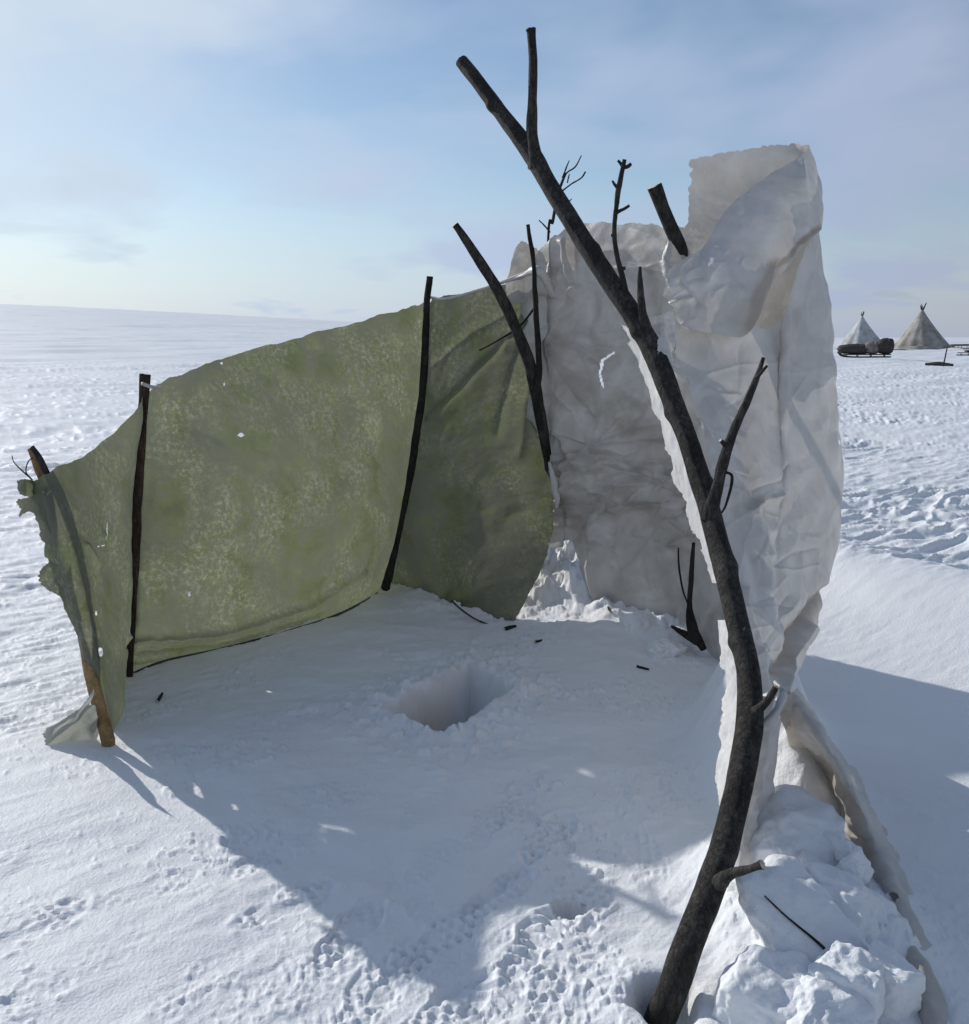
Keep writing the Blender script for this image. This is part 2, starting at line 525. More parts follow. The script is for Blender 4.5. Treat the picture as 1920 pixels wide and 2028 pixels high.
def in_poly_dist(x, y, poly):
    """signed distance to a convex polygon (negative inside)"""
    d = np.full(x.shape, -1e9)
    n = len(poly)
    area = sum(poly[i][0] * poly[(i + 1) % n][1] - poly[(i + 1) % n][0] * poly[i][1] for i in range(n))
    sgn = 1 if area > 0 else -1
    for i in range(n):
        ax, ay = poly[i]; bx, by = poly[(i + 1) % n]
        ex, ey = bx - ax, by - ay
        l = math.hypot(ex, ey)
        dd = sgn * ((x - ax) * ey - (y - ay) * ex) / l
        d = np.maximum(d, dd)
    return d


PRINTS = [  # px, py, heading (deg, world, 0 = right, 90 = away), length, depth, tread
    (1085, 1655, 58, 0.30, 0.016, 0), (985, 1770, 52, 0.31, 0.016, 1), (870, 1865, 50, 0.30, 0.014, 0), (1055, 1870, 62, 0.27, 0.020, 1),
    (1165, 1800, 70, 0.27, 0.014, 0), (690, 1850, 66, 0.29, 0.020, 2), (570, 1790, 40, 0.29, 0.020, 0), (530, 1700, 48, 0.26, 0.012, 2),
    (70, 1840, 55, 0.30, 0.022, 0), (960, 1985, 58, 0.30, 0.020, 1), (480, 1660, 20, 0.24, 0.010, 1), (720, 1990, 75, 0.29, 0.022, 2),
    (1190, 1930, 95, 0.27, 0.012, 1), (1230, 1560, 80, 0.28, 0.008, 0), (960, 1640, 70, 0.26, 0.008, 2), (860, 1700, 62, 0.27, 0.008, 1),
    (560, 1930, 30, 0.28, 0.018, 1), (300, 1760, 35, 0.26, 0.010, 2), (400, 1950, 60, 0.28, 0.016, 0),
    (30, 1990, 50, 0.26, 0.016, 1), (640, 1930, 58, 0.29, 0.020, 0), (790, 1930, 70, 0.29, 0.020, 0), (880, 2000, 48, 0.29, 0.018, 2), (1080, 1975, 85, 0.28, 0.016, 0), (1200, 2010, 75, 0.28, 0.016, 1), (200, 1900, 62, 0.28, 0.012, 0), (620, 2010, 35, 0.28, 0.016, 1), (1010, 1600, 60, 0.27, 0.010, 0), (830, 1600, 75, 0.27, 0.008, 1), (820, 1780, 120, 0.26, 0.007, 1), (1280, 1690, 100, 0.26, 0.010, 0)]


def hill(x, y):
    r = np.hypot(x, y)
    az = np.degrees(np.arctan2(x, y))
    A = 1.0 + 27.0 * sstep(18, -34, az)
    far = sstep(70, 900, r) * (1 - 0.4 * sstep(1100, 3200, r))
    return A * far * sstep(0, 60, y + 40)


def ground_h(x, y):
    x = np.asarray(x, float); y = np.asarray(y, float)
    r = np.hypot(x, y)
    h = hill(x, y)
    a = math.radians(40)
    u = x * math.cos(a) + y * math.sin(a); v = -x * math.sin(a) + y * math.cos(a)
    inner = np.exp(-(((x + 0.1) / 1.55) ** 2 + ((y - 3.6) / 1.75) ** 2) ** 2)       # sheltered, trodden floor
    rough = (1 - 0.93 * inner) * (1 - 0.8 * sstep(0.9, 1.5, x) * sstep(7.2, 6.2, y + 0.35 * x))
    sunny_left = sstep(0.1, -0.9, x + 0.30 * (y - 2.3))
    # large swells, middle sastrugi, small wind crust
    h = h + 0.10 * sstep(4, 14, r) * fbm(u / 6.0, v / 2.6, 0, 3) * (1 - sstep(150, 500, r))
    h = h + 0.22 * sstep(12, 40, r) * fbm(u / 11.0, v / 3.2, 8.3, 3) * (1 - sstep(300, 700, r))
    h = h + 0.8 * sstep(25, 120, r) * fbm(u / 45.0, v / 13.0, 3.3, 3) * (1 - 0.6 * sstep(900, 2500, r))
    s = fbm(u / 0.95 + 0.4 * perlin(u, v), v / 0.30, 0, 3)
    ridge = np.clip(1 - np.abs(2.4 * s), 0, 1) ** 2
    h = h + rough * (0.016 + 0.045 * sstep(4, 9, r)) * (ridge - 0.3) * (1 - sstep(35, 90, r)) * (0.35 + 0.65 * sstep(-0.15, 0.25, fbm(x / 1.7, y / 1.7, 5.5, 2)))
    s2 = fbm(u / 0.20, v / 0.055, 1.0, 4, 0.6)
    patch = sstep(-0.05, 0.35, fbm(u / 1.3, v / 0.6, 15.0, 3)) + 0.6 * sstep(2.9, 4.2, y)
    h = h + rough * 0.016 * np.clip(s2, -0.3, 0.5) * np.clip(0.12 + patch, 0, 1) * (1 - sstep(9, 22, r))
    crust = sstep(0.06, 0.22, fbm(u / 0.11, v / 0.042, 2.0, 4, 0.6)) * sstep(-0.02, 0.25, fbm(u / 0.7, v / 0.35, 7.0, 2))
    crumbs = sstep(0.22, 0.40, fbm(x / 0.035, y / 0.035, 3.0, 2)) * sstep(-0.05, 0.25, fbm(x / 0.4, y / 0.4, 6.6, 2))
    h = h + 0.006 * crumbs * rough * (1 - sstep(5, 7, r))
    h = h + 0.008 * crust * rough * np.clip(0.25 + patch, 0, 1) * (0.4 + 0.6 * sunny_left) * (1 - sstep(7, 14, r))
    # trodden grain at the front
    tr = sstep(2.55, 2.05, y + 0.25 * np.abs(x + 0.35)) * sstep(-1.2, -0.6, x)
    lum = sstep(-0.02, 0.45, fbm(x / 0.034, y / 0.034, 0.0, 3)) * sstep(-0.12, 0.25, fbm(x / 0.3, y / 0.3, 9.0, 2))
    h = h + 0.005 * tr * lum * (1 - sstep(5, 7, r))
    h = h + 0.008 * tr * fbm(x / 0.34, y / 0.30, 6.0, 3) * (1 - sstep(5, 7, r))
    # soft unevenness of the sheltered floor
    h = h + 0.030 * inner * fbm(x / 0.6, y / 0.40, 4.0, 5, 0.55)
    h = h + 0.010 * inner * sstep(0.12, 0.30, fbm(x / 0.06, y / 0.045, 8.0, 4, 0.6)) * sstep(-0.05, 0.25, fbm(x / 0.5, y / 0.5, 12.0, 2))
    # bank behind the screens, heap under the blocks, drift lines at the right
    bx, by = 0.42, 5.55
    h = h + 0.22 * np.exp(-(((x - bx) / 0.72) ** 2 + ((y - by) / 0.52) ** 2) ** 1.5) * (1 + 0.8 * fbm(x / 0.18, y / 0.18, 2.7, 4, 0.6) + 0.25 * sstep(0.0, 0.25, fbm(x / 0.07, y / 0.07, 31.0, 2)))
    h = h + 0.07 * np.exp(-(((x - 0.95) / 0.5) ** 2 + ((y - 4.75) / 0.45) ** 2)) * (1 + 0.8 * fbm(x / 0.2, y / 0.2, 2.2, 3))
    foot = np.exp(-(((x - 0.85) / 0.55) ** 2 + ((y + 1.15 * (x - 0.85) - 4.95) / 0.35) ** 2) ** 2)
    h = h + foot * (0.035 * sstep(0.0, 0.35, fbm(x / 0.11, y / 0.09, 21.0, 3)) + 0.012 * sstep(0.1, 0.3, fbm(x / 0.04, y / 0.035, 22.0, 3)))
    hp = np.exp(-(((x - 0.88) / 0.27) ** 2 + ((y - 2.20) / 0.45) ** 2) ** 2)
    h = h + hp * (0.10 + 0.05 * fbm(x / 0.14, y / 0.14, 2.9, 3) + 0.010 * sstep(0.1, 0.3, fbm(x / 0.04, y / 0.04, 1.9, 3)))
    h = h + 0.31 * np.exp(-(((x - 1.02) / 0.21) ** 2 + ((y - 3.08) / 0.46) ** 2) ** 1.6) * (1 + 0.25 * fbm(x / 0.2, y / 0.2, 14.0, 3))  # mound under the gathered sheet, added to cast shade to the right
    h = h + 0.27 * np.exp(-(((x - 1.12) / 0.19) ** 2 + ((y - 3.48) / 0.28) ** 2) ** 1.4)  # second bump, added out of view behind the wall panel to block sun
    dr = (x - 2.2) + 0.55 * (y - 6.2)
    h = h + 0.16 * np.exp(-(dr / 0.75) ** 2) * sstep(1.5, 2.4, x) * (1 - sstep(9, 12, r))
    near = r < 6
    if np.any(near):
        xn, yn = x[near], y[near]
        hn = h[near]
        for k, (px, py, ang, L, dep, tread) in enumerate(PRINTS):
            c = G(px, py); an = math.radians(ang)
            m = (np.abs(xn - c[0]) < 0.24) & (np.abs(yn - c[1]) < 0.24)
            if not m.any(): continue
            dx, dy = xn[m] - c[0], yn[m] - c[1]
            p = dx * math.cos(an) + dy * math.sin(an); q = -dx * math.sin(an) + dy * math.cos(an)
            t = p / (L / 2)
            w = 0.050 * (1 + 0.18 * np.sin(t * 2.4 + 0.6)) * (1 - 0.30 * np.exp(-((t + 0.15) / 0.25) ** 2))
            s_ = (np.abs(t) ** 3.0 + np.abs(q / w) ** 2.6) ** (1 / 2.8)
            s_ = s_ + 0.10 * fbm(xn[m] / 0.05, yn[m] / 0.05, k * 1.3, 2)
            ins = sstep(1.08, 0.92, s_)
            rim = np.exp(-((s_ - 1.16) / 0.13) ** 2)
            if tread == 0:                                  # lattice of thin walls
                pat = sstep(0.45, 1.0, np.maximum(np.abs(np.sin(p * math.pi / 0.034)), np.abs(np.sin((q + 0.3 * p) * math.pi / 0.031))))
            elif tread == 1:                                # bars
                pat = sstep(-0.3, 0.9, np.sin((p + 0.35 * np.abs(q)) * 2 * math.pi / 0.036)) * sstep(0.1, 0.35, np.abs(q) / w + 0.2)
            else:                                           # studs
                pat = sstep(-0.2, 0.8, np.sin(p * 2 * math.pi / 0.042) * np.sin(q * 2 * math.pi / 0.042 + p * 30))
            worn = sstep(-0.30, 0.15, fbm(xn[m] / 0.10, yn[m] / 0.10, 3 + k, 3))
            ins = ins * (0.7 + 0.3 * sstep(-0.30, 0.10, fbm(xn[m] / 0.16, yn[m] / 0.16, 13 + k, 2)))
            rim = rim * sstep(-0.1, 0.3, fbm(xn[m] / 0.06, yn[m] / 0.06, 23 + k, 2)) * 1.4
            dep = dep * (0.45 if py > 1880 else 0.9) * (0.52 + 0.55 * math.exp(-((c[0] - 0.05) / 0.55) ** 2))
            hn[m] += -0.62 * dep * ins + 0.95 * dep * ins * pat * worn + 0.35 * dep * rim
        # scraped groove of a dragged heel
        for pa, pb, dep, w in (((940, 1800), (1060, 1690), 0.012, 0.018), ((870, 1980), (960, 1925), 0.012, 0.015), ((760, 1800), (790, 1660), 0.006, 0.03)):
            A_, B_ = G(*pa), G(*pb)
            d = seg_dist(xn, yn, [(A_[0], A_[1]), (B_[0], B_[1])])
            hn -= dep * np.exp(-(d / w) ** 2)
        # the latrine hole
        d = in_poly_dist(xn, yn, HOLE) + 0.040 * fbm(xn / 0.18, yn / 0.18, 2.0, 4, 0.45)
        hn += 0.020 * sstep(0.40, 0.05, d) * sstep(-0.02, 0.06, d) * sstep(0.05, 0.3, fbm(xn / 0.07, yn / 0.055, 5.0, 3))
        hn += 0.018 * np.exp(-((d - 0.05) / 0.06) ** 2) - 0.42 * sstep(0.020, -0.040, d)
        # a stick hole in the snow, and the pit round the pole
        c = G(1128, 1800)
        dd = np.hypot((xn - c[0]) / 1.0, (yn - c[1]) / 0.9) + 0.008 * fbm(xn / 0.05, yn / 0.05, 0, 2)
        hn -= 0.26 * sstep(0.050, 0.038, dd)
        dd = np.hypot(xn - POLE_BASE[0], (yn - POLE_BASE[1])) + 0.02 * fbm(xn / 0.07, yn / 0.07, 4, 2)
        hn += 0.020 * np.exp(-((dd - 0.12) / 0.05) ** 2) - 0.07 * sstep(0.095, 0.05, dd)
        h = h.copy(); h[near] = hn
    return h


def build_ground():
    th_front = np.linspace(-46, 46, 1301)
    th_back = np.linspace(46, 314, 61)[1:-1]
    th = np.radians(np.concatenate([th_front, th_back]))
    rs = [0.5]
    while rs[-1] < 4500:
        r = rs[-1]
        k = 0.0036 if r < 7 else (0.0052 if r < 14 else 0.011)
        if r < 1.1: k = 0.012
        if r > 1100: k = 0.06
        rs.append(r * (1 + k))
    rs = np.array(rs)
    R, T = np.meshgrid(rs, th, indexing='ij')
    x = R * np.sin(T); y = R * np.cos(T)
    z = ground_h(x, y)
    nr, nt_ = R.shape
    i = np.arange(nr - 1)[:, None] * nt_; j = np.arange(nt_)[None]; j2 = (j + 1) % nt_
    f = np.stack([i + j, i + nt_ + j, i + nt_ + j2, i + j2], -1).reshape(-1, 4)[:, ::-1]
    V = np.stack([x, y, z], -1).reshape(-1, 3)
    # close the middle under the camera
    cen = len(V)
    V = np.concatenate([V, [[0, 0, float(z[0].mean())]]])
    o = mesh_obj('snow_field', V, np.ascontiguousarray(f), M_SNOW)
    import bmesh
    me = o.data
    # fan as a separate small update (a few triangles)
    bm = bmesh.new(); bm.from_mesh(me); bm.verts.ensure_lookup_table()
    c = bm.verts[cen]
    for k in range(nt_):
        fc = bm.faces.new((bm.verts[k], bm.verts[(k + 1) % nt_], c)); fc.smooth = True
    bm.normal_update()
    bm.to_mesh(me); bm.free()
    return tag(o, 'wind-carved snow field reaching to the horizon', 'snow', kind='structure')


def gz(x, y):
    return float(ground_h(np.array([x]), np.array([y]))[0])


def on_ground(px, py):
    p = G(px, py)
    for _ in range(4):
        p = G(px, py, gz(p[0], p[1]))
    return p


build_ground()

# ------------------------------------------------------------------ green canvas screen and its stakes
gc = thing('green_canvas', 'faded olive green canvas screen stretched over stakes, ragged at its left edge', 'canvas screen', G(640, 1225))
cols = [
    [(52, 962, 3.42), (78, 1060, 3.41), (112, 1175, 3.40), (168, 1295, 3.40), (222, 1446, None)],
    [(108, 926, 3.40), (132, 1050, 3.37), (158, 1165, 3.36), (192, 1300, 3.35), (228, 1450, None)],
    [(200, 878, 3.75), (205, 1020, 3.70), (210, 1150, 3.66), (222, 1290, 3.60), (234, 1440, None)],
    [(280, 792, 4.02), (262, 950, 3.98), (258, 1100, 3.94), (257, 1240, 3.90), (246, 1400, 3.68)],
    [(284, 790, 4.24), (264, 950, 4.22), (259, 1100, 4.20), (257, 1240, 4.15), (252, 1335, 4.06)],
    [(302, 768, 4.27), (290, 930, 4.24), (285, 1070, 4.20), (280, 1200, 4.16), (275, 1318, None)],
    [(345, 742, 4.38), (340, 890, 4.30), (336, 1040, 4.24), (336, 1180, 4.22), (345, 1302, None)],
    [(450, 706, 4.62), (450, 850, 4.48), (450, 990, 4.40), (450, 1130, 4.38), (450, 1277, None)],
    [(600, 662, 5.00), (600, 810, 4.84), (600, 950, 4.74), (600, 1090, 4.70), (600, 1237, None)],
    [(750, 622, 5.38), (748, 760, 5.26), (738, 900, 5.14), (718, 1050, 5.02), (690, 1203, None)],
    [(838, 598, 5.62), (830, 750, 5.58), (808, 900, 5.54), (782, 1050, 5.44), (762, 1158, None)],
    [(866, 588, 5.62), (846, 750, 5.58), (822, 900, 5.52), (794, 1060, 5.40), (780, 1160, None)],
    [(912, 580, 5.56), (898, 730, 5.52), (874, 900, 5.42), (846, 1060, 5.26), (840, 1184, None)],
    [(985, 564, 5.50), (985, 720, 5.44), (976, 880, 5.32), (950, 1060, 5.12), (925, 1212, None)],
    [(1062, 560, 5.44), (1072, 730, 5.40), (1090, 915, 5.28), (1092, 1075, 5.06), (1010, 1242, None)]]
sheet('canvas_panel', cols, 700, 330, M_GREEN, gc, crumple=(0.020, 2.6), jag=(0.010, 0.002, 0.010, 0.006), jscale=22, seed=1.0, thick=0,
      creases=[([(1062, 620), (960, 720), (850, 830)], 6, 0.030), ([(1050, 640), (1010, 760), (985, 860)], 9, 0.022), ([(1040, 600), (1000, 690)], 6, -0.020), ([(1060, 590), (930, 660), (860, 720)], 8, -0.016), ([(1066, 650), (1040, 800), (1030, 900)], 9, -0.018),
               ([(865, 975), (925, 1000), (975, 1030)], 18, -0.018), ([(960, 1010), (1000, 1030), (1040, 1010)], 20, 0.022),
               ([(262, 1262), (450, 1240), (620, 1190), (720, 1125)], 5, 0.034), ([(262, 1282), (450, 1258), (640, 1205)], 5, -0.034), ([(268, 1300), (400, 1280), (600, 1226)], 4, 0.02),
               ([(100, 975), (130, 1090), (160, 1200), (182, 1300)], 12, 0.030), ([(165, 1080), (190, 1120), (203, 1060)], 5, 0.014),
               ([(400, 730), (420, 900), (400, 1100)], 60, 0.030), ([(640, 700), (650, 900), (600, 1100)], 70, -0.025),
               ([(820, 1180), (900, 1190), (960, 1180)], 8, 0.020), ([(300, 790), (360, 840), (430, 870)], 22, -0.014)],
      holes=[(474, 862, 6, 4.5), (437, 722, 2.5, 3), (440, 764, 2, 2.5), (196, 1292, 6, 8), (190, 1216, 2.2, 5), (375, 1175, 2, 4),
             ([(203, 1078), (211, 1050), (214, 1036)], 1.1), ([(190, 1083), (203, 1078)], 0.9)])
# torn flaps hanging out left of the stake
sheet('torn_flap', [[(28, 988, 3.42), (36, 1006, 3.42), (33, 1030, 3.42)], [(55, 985, 3.40), (58, 1002, 3.40), (60, 1014, 3.40)], [(84, 972, 3.36), (90, 998, 3.36), (88, 1040, 3.36)], [(98, 962, 3.37), (102, 1010, 3.36), (106, 1070, 3.35)]],
      50, 44, M_GREEN, gc, crumple=(0.006, 6), jag=(0.08, 0, 0.03, 0.07), jscale=7, seed=3.0, thick=0)
sheet('torn_flap', [[(32, 952, 3.44), (33, 965, 3.43), (38, 980, 3.43)], [(50, 948, 3.39), (54, 965, 3.38), (54, 984, 3.39)], [(72, 952, 3.42), (74, 968, 3.42), (68, 988, 3.42)]],
      30, 26, M_GREEN, gc, crumple=(0.006, 8), jag=(0.06, 0, 0.05, 0.05), jscale=6, seed=4.0, thick=0)
sheet('torn_flap', [[(80, 1128, 3.42), (74, 1146, 3.42), (90, 1168, 3.42)], [(98, 1110, 3.40), (102, 1150, 3.40), (112, 1178, 3.40)], [(120, 1090, 3.38), (128, 1150, 3.38), (140, 1200, 3.38)]],
      26, 30, M_GREEN, gc, crumple=(0.008, 8), jag=(0.16, 0, 0.05, 0.10), jscale=10, seed=6.0, thick=0)
sheet('ground_flap', [[(84, 1446, (0.055,)), (86, 1458, (0.03,)), (98, 1472, None)], [(124, 1424, (0.10,)), (134, 1446, (0.06,)), (150, 1468, None)], [(164, 1396, (0.18,)), (172, 1430, (0.09,)), (180, 1464, None)], [(186, 1362, (0.32,)), (190, 1410, (0.17,)), (196, 1458, (0.02,))]],
      60, 46, M_CANVAS_LIT, gc, crumple=(0.020, 6), jag=(0.06, 0, 0.03, 0.08), jscale=8, seed=5.0, thick=0, creases=[([(96, 1464), (150, 1428), (198, 1375)], 6, 0.03), ([(120, 1466), (165, 1440), (200, 1420)], 6, -0.02)])
limb('hem_cord', [(252, 1338, None, 4), (330, 1308, None, 5), (450, 1282, None, 5), (600, 1241, None, 5), (690, 1208, None, 5), (768, 1164, None, 5)], [M_CORD], gc, seg=80, sides=6, seed=2)
limb('hem_cord', [(775, 1164, None, 5), (840, 1190, None, 5), (925, 1216, None, 4), (985, 1240, None, 5), (1008, 1247, None, 5)], [M_CORD], gc, seg=50, sides=6, seed=3)
limb('loose_cord', [(895, 1190, 4.98, 5), (915, 1208, 4.90, 4), (940, 1225, 4.82, 4), (975, 1240, None, 4)], [M_CORD], gc, seg=30, sides=6, seed=4)
limb('tie_cord', [(848, 588, 5.5, 6), (880, 592, 5.42, 5), (915, 584, 5.45, 5), (985, 562, 5.36, 5), (1060, 532, 5.2, 6)], [M_WHITE], gc, seg=40, sides=7, seed=6)
limb('tie_cord', [(282, 760, 4.05, 7), (300, 766, 4.10, 8), (318, 768, 4.2, 7)], [M_WHITE], gc, seg=14, sides=8, seed=8)

st = thing('split_stake', 'split wooden stake with bare orange wood at the ragged left end of green canvas', 'stake', G(213, 1450))
limb('stake_shaft', [(62, 888, 3.47, 16), (80, 925, 3.465, 28), (108, 995, 3.47, 28), (150, 1130, 3.46, 28), (174, 1300, 3.385, 26), (192, 1380, 3.33, 30), (211, 1452, 3.28, 30), (216, 1480, 3.28, 26)], [M_RAW, M_CUT], st, seg=90, seed=3, rough=0.12, flat=0.7)
limb('bark_strip', [(64, 886, 3.45, 12), (78, 905, 3.44, 13), (92, 935, 3.44, 14), (106, 975, 3.44, 13), (114, 1000, 3.44, 8)], [M_BARK], st, seg=30, sides=10, seed=5, rough=0.15, flat=0.6)
limb('loose_twig', [(64, 950, 3.45, 3), (42, 930, 3.44, 3), (28, 915, 3.43, 2), (24, 902, 3.43, 2)], [M_TWIG], st, seg=16, sides=6, seed=9)
limb('loose_twig', [(64, 950, 3.45, 3), (52, 935, 3.42, 2.5), (56, 915, 3.41, 2.5), (66, 905, 3.42, 2)], [M_TWIG], st, seg=16, sides=6, seed=10)
sk = thing('board_stake', 'dark weathered board stake in the canvas fold near its left end', 'stake', G(255, 1330))
limb('stake_shaft', [(288, 742, 4.12, 24), (284, 800, 4.12, 20), (276, 880, 4.11, 26), (270, 1000, 4.10, 27), (264, 1120, 4.09, 24), (260, 1230, 4.06, 20), (256, 1340, 4.0, 18)], [M_BOARD, M_CUT], sk, seg=70, seed=7, rough=0.12, flat=0.5)
s3 = thing('corner_stake', 'thin black stake at the rear corner seam where the two green panels meet', 'stake', G(768, 1155))
limb('stake_shaft', [(852, 548, 5.45, 13), (846, 600, 5.46, 13), (843, 680, 5.46, 15), (837, 780, 5.44, 15), (822, 880, 5.40, 15), (808, 970, 5.36, 13), (790, 1060, 5.28, 11), (772, 1135, 5.22, 16), (764, 1162, 5.3, 20)], [M_TWIG, M_CUT], s3, seg=80, seed=11, rough=0.14)
s4 = thing('leaning_branch', 'dark bent branch leaning against the right hand green panel', 'branch', P(1090, 1100, 5.38))
limb('shaft', [(902, 445, 4.93, 14), (935, 492, 4.96, 18), (985, 572, 5.02, 22), (1022, 650, 5.06, 22), (1052, 730, 5.10, 24), (1068, 810, 5.14, 24), (1080, 880, 5.20, 20), (1087, 940, 5.28, 14), (1094, 1080, 5.38, 12)], [M_BARK, M_CUT], s4, seg=80, seed=13, rough=0.10)
s5 = thing('thin_branch', 'thin knotted branch standing beside the right edge of green canvas', 'branch', P(1068, 800, 5.10))
limb('shaft', [(1046, 445, 5.08, 8), (1050, 480, 5.08, 9), (1058, 530, 5.09, 8), (1061, 600, 5.09, 11), (1066, 680, 5.08, 12), (1068, 740, 5.07, 12), (1062, 790, 5.08, 14), (1072, 850, 5.14, 10)], [M_TWIG, M_CUT], s5, seg=60, seed=14, rough=0.2, knots=[(0.12, 0.02, 0.6, 0.5)])
limb('twig', [(950, 694, 5.24, 3), (990, 672, 5.22, 4), (1030, 645, 5.18, 5), (1062, 606, 5.11, 5)], [M_TWIG], s5, seg=24, sides=6, seed=15)

# ------------------------------------------------------------------ pale sheet at the back
bs = thing('back_sheet', 'dirty pale felt sheet hanging wrinkled at the back behind the forked pole', 'sheet', G(1250, 1215))
cols = [
    [(955, 600, 5.85), (955, 690, 5.83), (958, 830, 5.80), (962, 950, 5.78), (965, 1080, 5.74)],
    [(1078, 484, 5.34), (1074, 620, 5.30), (1082, 800, 5.26), (1092, 950, 5.22), (1096, 1088, 5.16)],
    [(1090, 470, 5.30), (1088, 620, 5.26), (1094, 800, 5.20), (1110, 950, 5.16), (1130, 1080, 5.12)],
    [(1142, 436, 5.24), (1132, 600, 5.18), (1134, 800, 5.10), (1145, 960, 5.06), (1182, 1198, 5.02)],
    [(1220, 438, 5.04), (1216, 620, 4.98), (1220, 800, 4.92), (1226, 980, 4.88), (1240, 1216, 4.88)],
    [(1300, 442, 4.84), (1300, 620, 4.80), (1302, 800, 4.75), (1306, 980, 4.70), (1320, 1240, 4.68)],
    [(1350, 448, 4.70), (1355, 620, 4.66), (1360, 800, 4.60), (1366, 1000, 4.55), (1374, 1270, 4.45)],
    [(1425, 470, 4.55), (1435, 620, 4.50), (1445, 800, 4.42), (1445, 1050, 4.32), (1445, 1330, 4.05)],
    [(1560, 500, 4.30), (1575, 640, 4.26), (1590, 800, 4.20), (1580, 1050, 4.05), (1530, 1340, 3.55)]]
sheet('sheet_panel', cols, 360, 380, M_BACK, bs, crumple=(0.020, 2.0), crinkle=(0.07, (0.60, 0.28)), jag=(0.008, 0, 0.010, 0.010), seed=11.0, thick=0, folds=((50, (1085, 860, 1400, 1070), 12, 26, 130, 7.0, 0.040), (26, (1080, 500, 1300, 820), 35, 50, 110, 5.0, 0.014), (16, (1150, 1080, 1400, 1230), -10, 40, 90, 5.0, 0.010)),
      stain_shade=[([(1120, 740), (1200, 800), (1290, 880)], 70, 0.20), ([(1110, 1000), (1150, 1060)], 40, 0.30), ([(1200, 1000), (1350, 1050)], 60, 0.14)],
      creases=[([(1100, 930), (1180, 890), (1270, 845), (1320, 838)], 9, 0.040), ([(1090, 915), (1140, 905), (1190, 900)], 8, -0.03),
               ([(1180, 880), (1250, 872), (1320, 866)], 7, 0.030), ([(1110, 970), (1160, 945), (1190, 918)], 8, 0.035),
               ([(1200, 940), (1270, 935), (1340, 945)], 7, -0.030), ([(1240, 960), (1300, 958), (1350, 975)], 7, 0.028),
               ([(1262, 1052), (1300, 1020), (1345, 985)], 9, 0.030), ([(1180, 1040), (1210, 1010), (1230, 960)], 10, 0.028),
               ([(1180, 1062), (1260, 1055), (1370, 1085)], 7, 0.020), ([(1095, 680), (1115, 620), (1145, 572)], 7, 0.050),
               ([(1100, 672), (1150, 690), (1190, 715)], 8, 0.020), ([(1115, 480), (1125, 540), (1140, 590)], 9, 0.050), ([(1130, 470), (1136, 560)], 8, -0.035),
               ([(1190, 500), (1210, 495), (1225, 500)], 8, 0.024), ([(1100, 860), (1110, 760), (1095, 700)], 16, 0.030),
               ([(1180, 1050), (1172, 1120), (1182, 1190)], 9, 0.045), ([(1250, 780), (1290, 800), (1280, 840)], 14, 0.025), ([(1240, 1150), (1235, 1060), (1260, 980)], 12, 0.02)],
      holes=[([(1214, 698), (1196, 712), (1191, 738), (1199, 766)], 2.6)])  # slit standing in for a sunlit curled edge, showing bright snow behind
sheet('corner_flap', [[(1003, 560, 5.42), (1003, 580, 5.42), (1006, 610, 5.42)], [(1026, 482, 5.46), (1028, 530, 5.44), (1030, 600, 5.42)], [(1060, 490, 5.46), (1062, 540, 5.42), (1064, 600, 5.40)], [(1088, 500, 5.44), (1090, 560, 5.40), (1092, 620, 5.36)]],
      40, 40, M_BACK, bs, crumple=(0.030, 6), jag=(0.03, 0, 0.04, 0), seed=12.0, thick=0)
limb('tied_corner', [(985, 562, 5.36, 6), (1030, 548, 5.26, 9), (1062, 536, 5.12, 16), (1080, 552, 5.14, 18), (1095, 585, 5.2, 10)], [M_WHITE], bs, seg=40, sides=12, seed=18, rough=0.35)
limb('hanging_strip', [(1088, 915, 5.16, 6), (1096, 950, 5.12, 12), (1104, 985, 5.10, 12), (1102, 1005, 5.10, 5)], [M_WHITE], bs, seg=24, sides=8, seed=19, rough=0.3, flat=0.4)

# ------------------------------------------------------------------ forked pole
fp = thing('forked_pole', 'tall dark forked tree pole planted in the snow, leaning back over the screens', 'pole', POLE_BASE)
trunk = [(1302, 2032, 1.905, 59), (1331, 1960, 1.905, 61), (1372, 1850, 1.94, 59), (1415, 1740, 2.03, 57), (1445, 1640, 2.13, 55), (1470, 1530, 2.24, 55), (1484, 1430, 2.35, 54),
         (1484, 1340, 2.46, 48), (1466, 1250, 2.57, 45), (1445, 1160, 2.68, 45), (1422, 1070, 2.80, 44), (1396, 980, 2.90, 42), (1365, 880, 3.01, 41), (1335, 800, 3.10, 41),
         (1295, 700, 3.20, 41), (1250, 620, 3.28, 39), (1200, 545, 3.36, 38), (1140, 450, 3.47, 37), (1090, 370, 3.56, 35), (1050, 300, 3.64, 37), (1005, 240, 3.72, 30), (960, 180, 3.80, 27), (915, 122, 3.88, 26)]
limb('trunk', trunk, [M_BARK, M_CUT], fp, seg=420, sides=32, seed=21, rough=0.085,
     knots=[(0.08, 0.005, 0.22, 0.6), (0.13, 0.008, 0.30, 3.4), (0.21, 0.006, 0.22, 1.2), (0.30, 0.006, 0.26, 0.2), (0.37, 0.007, 0.22, 3.6), (0.53, 0.006, 0.25, 0.4), (0.45, 0.006, 0.2, 2.8), (0.62, 0.006, 0.2, 0.3), (0.72, 0.006, 0.18, 3.0), (0.93, 0.006, 0.25, 0.5)])
limb('fork_branch', [(1062, 330, 3.61, 34), (1054, 270, 3.62, 24), (1055, 200, 3.63, 19), (1056, 120, 3.64, 17), (1053, 68, 3.65, 18), (1052, 58, 3.65, 21)], [M_BARK, M_CUT], fp, seg=60, seed=22, rough=0.08)
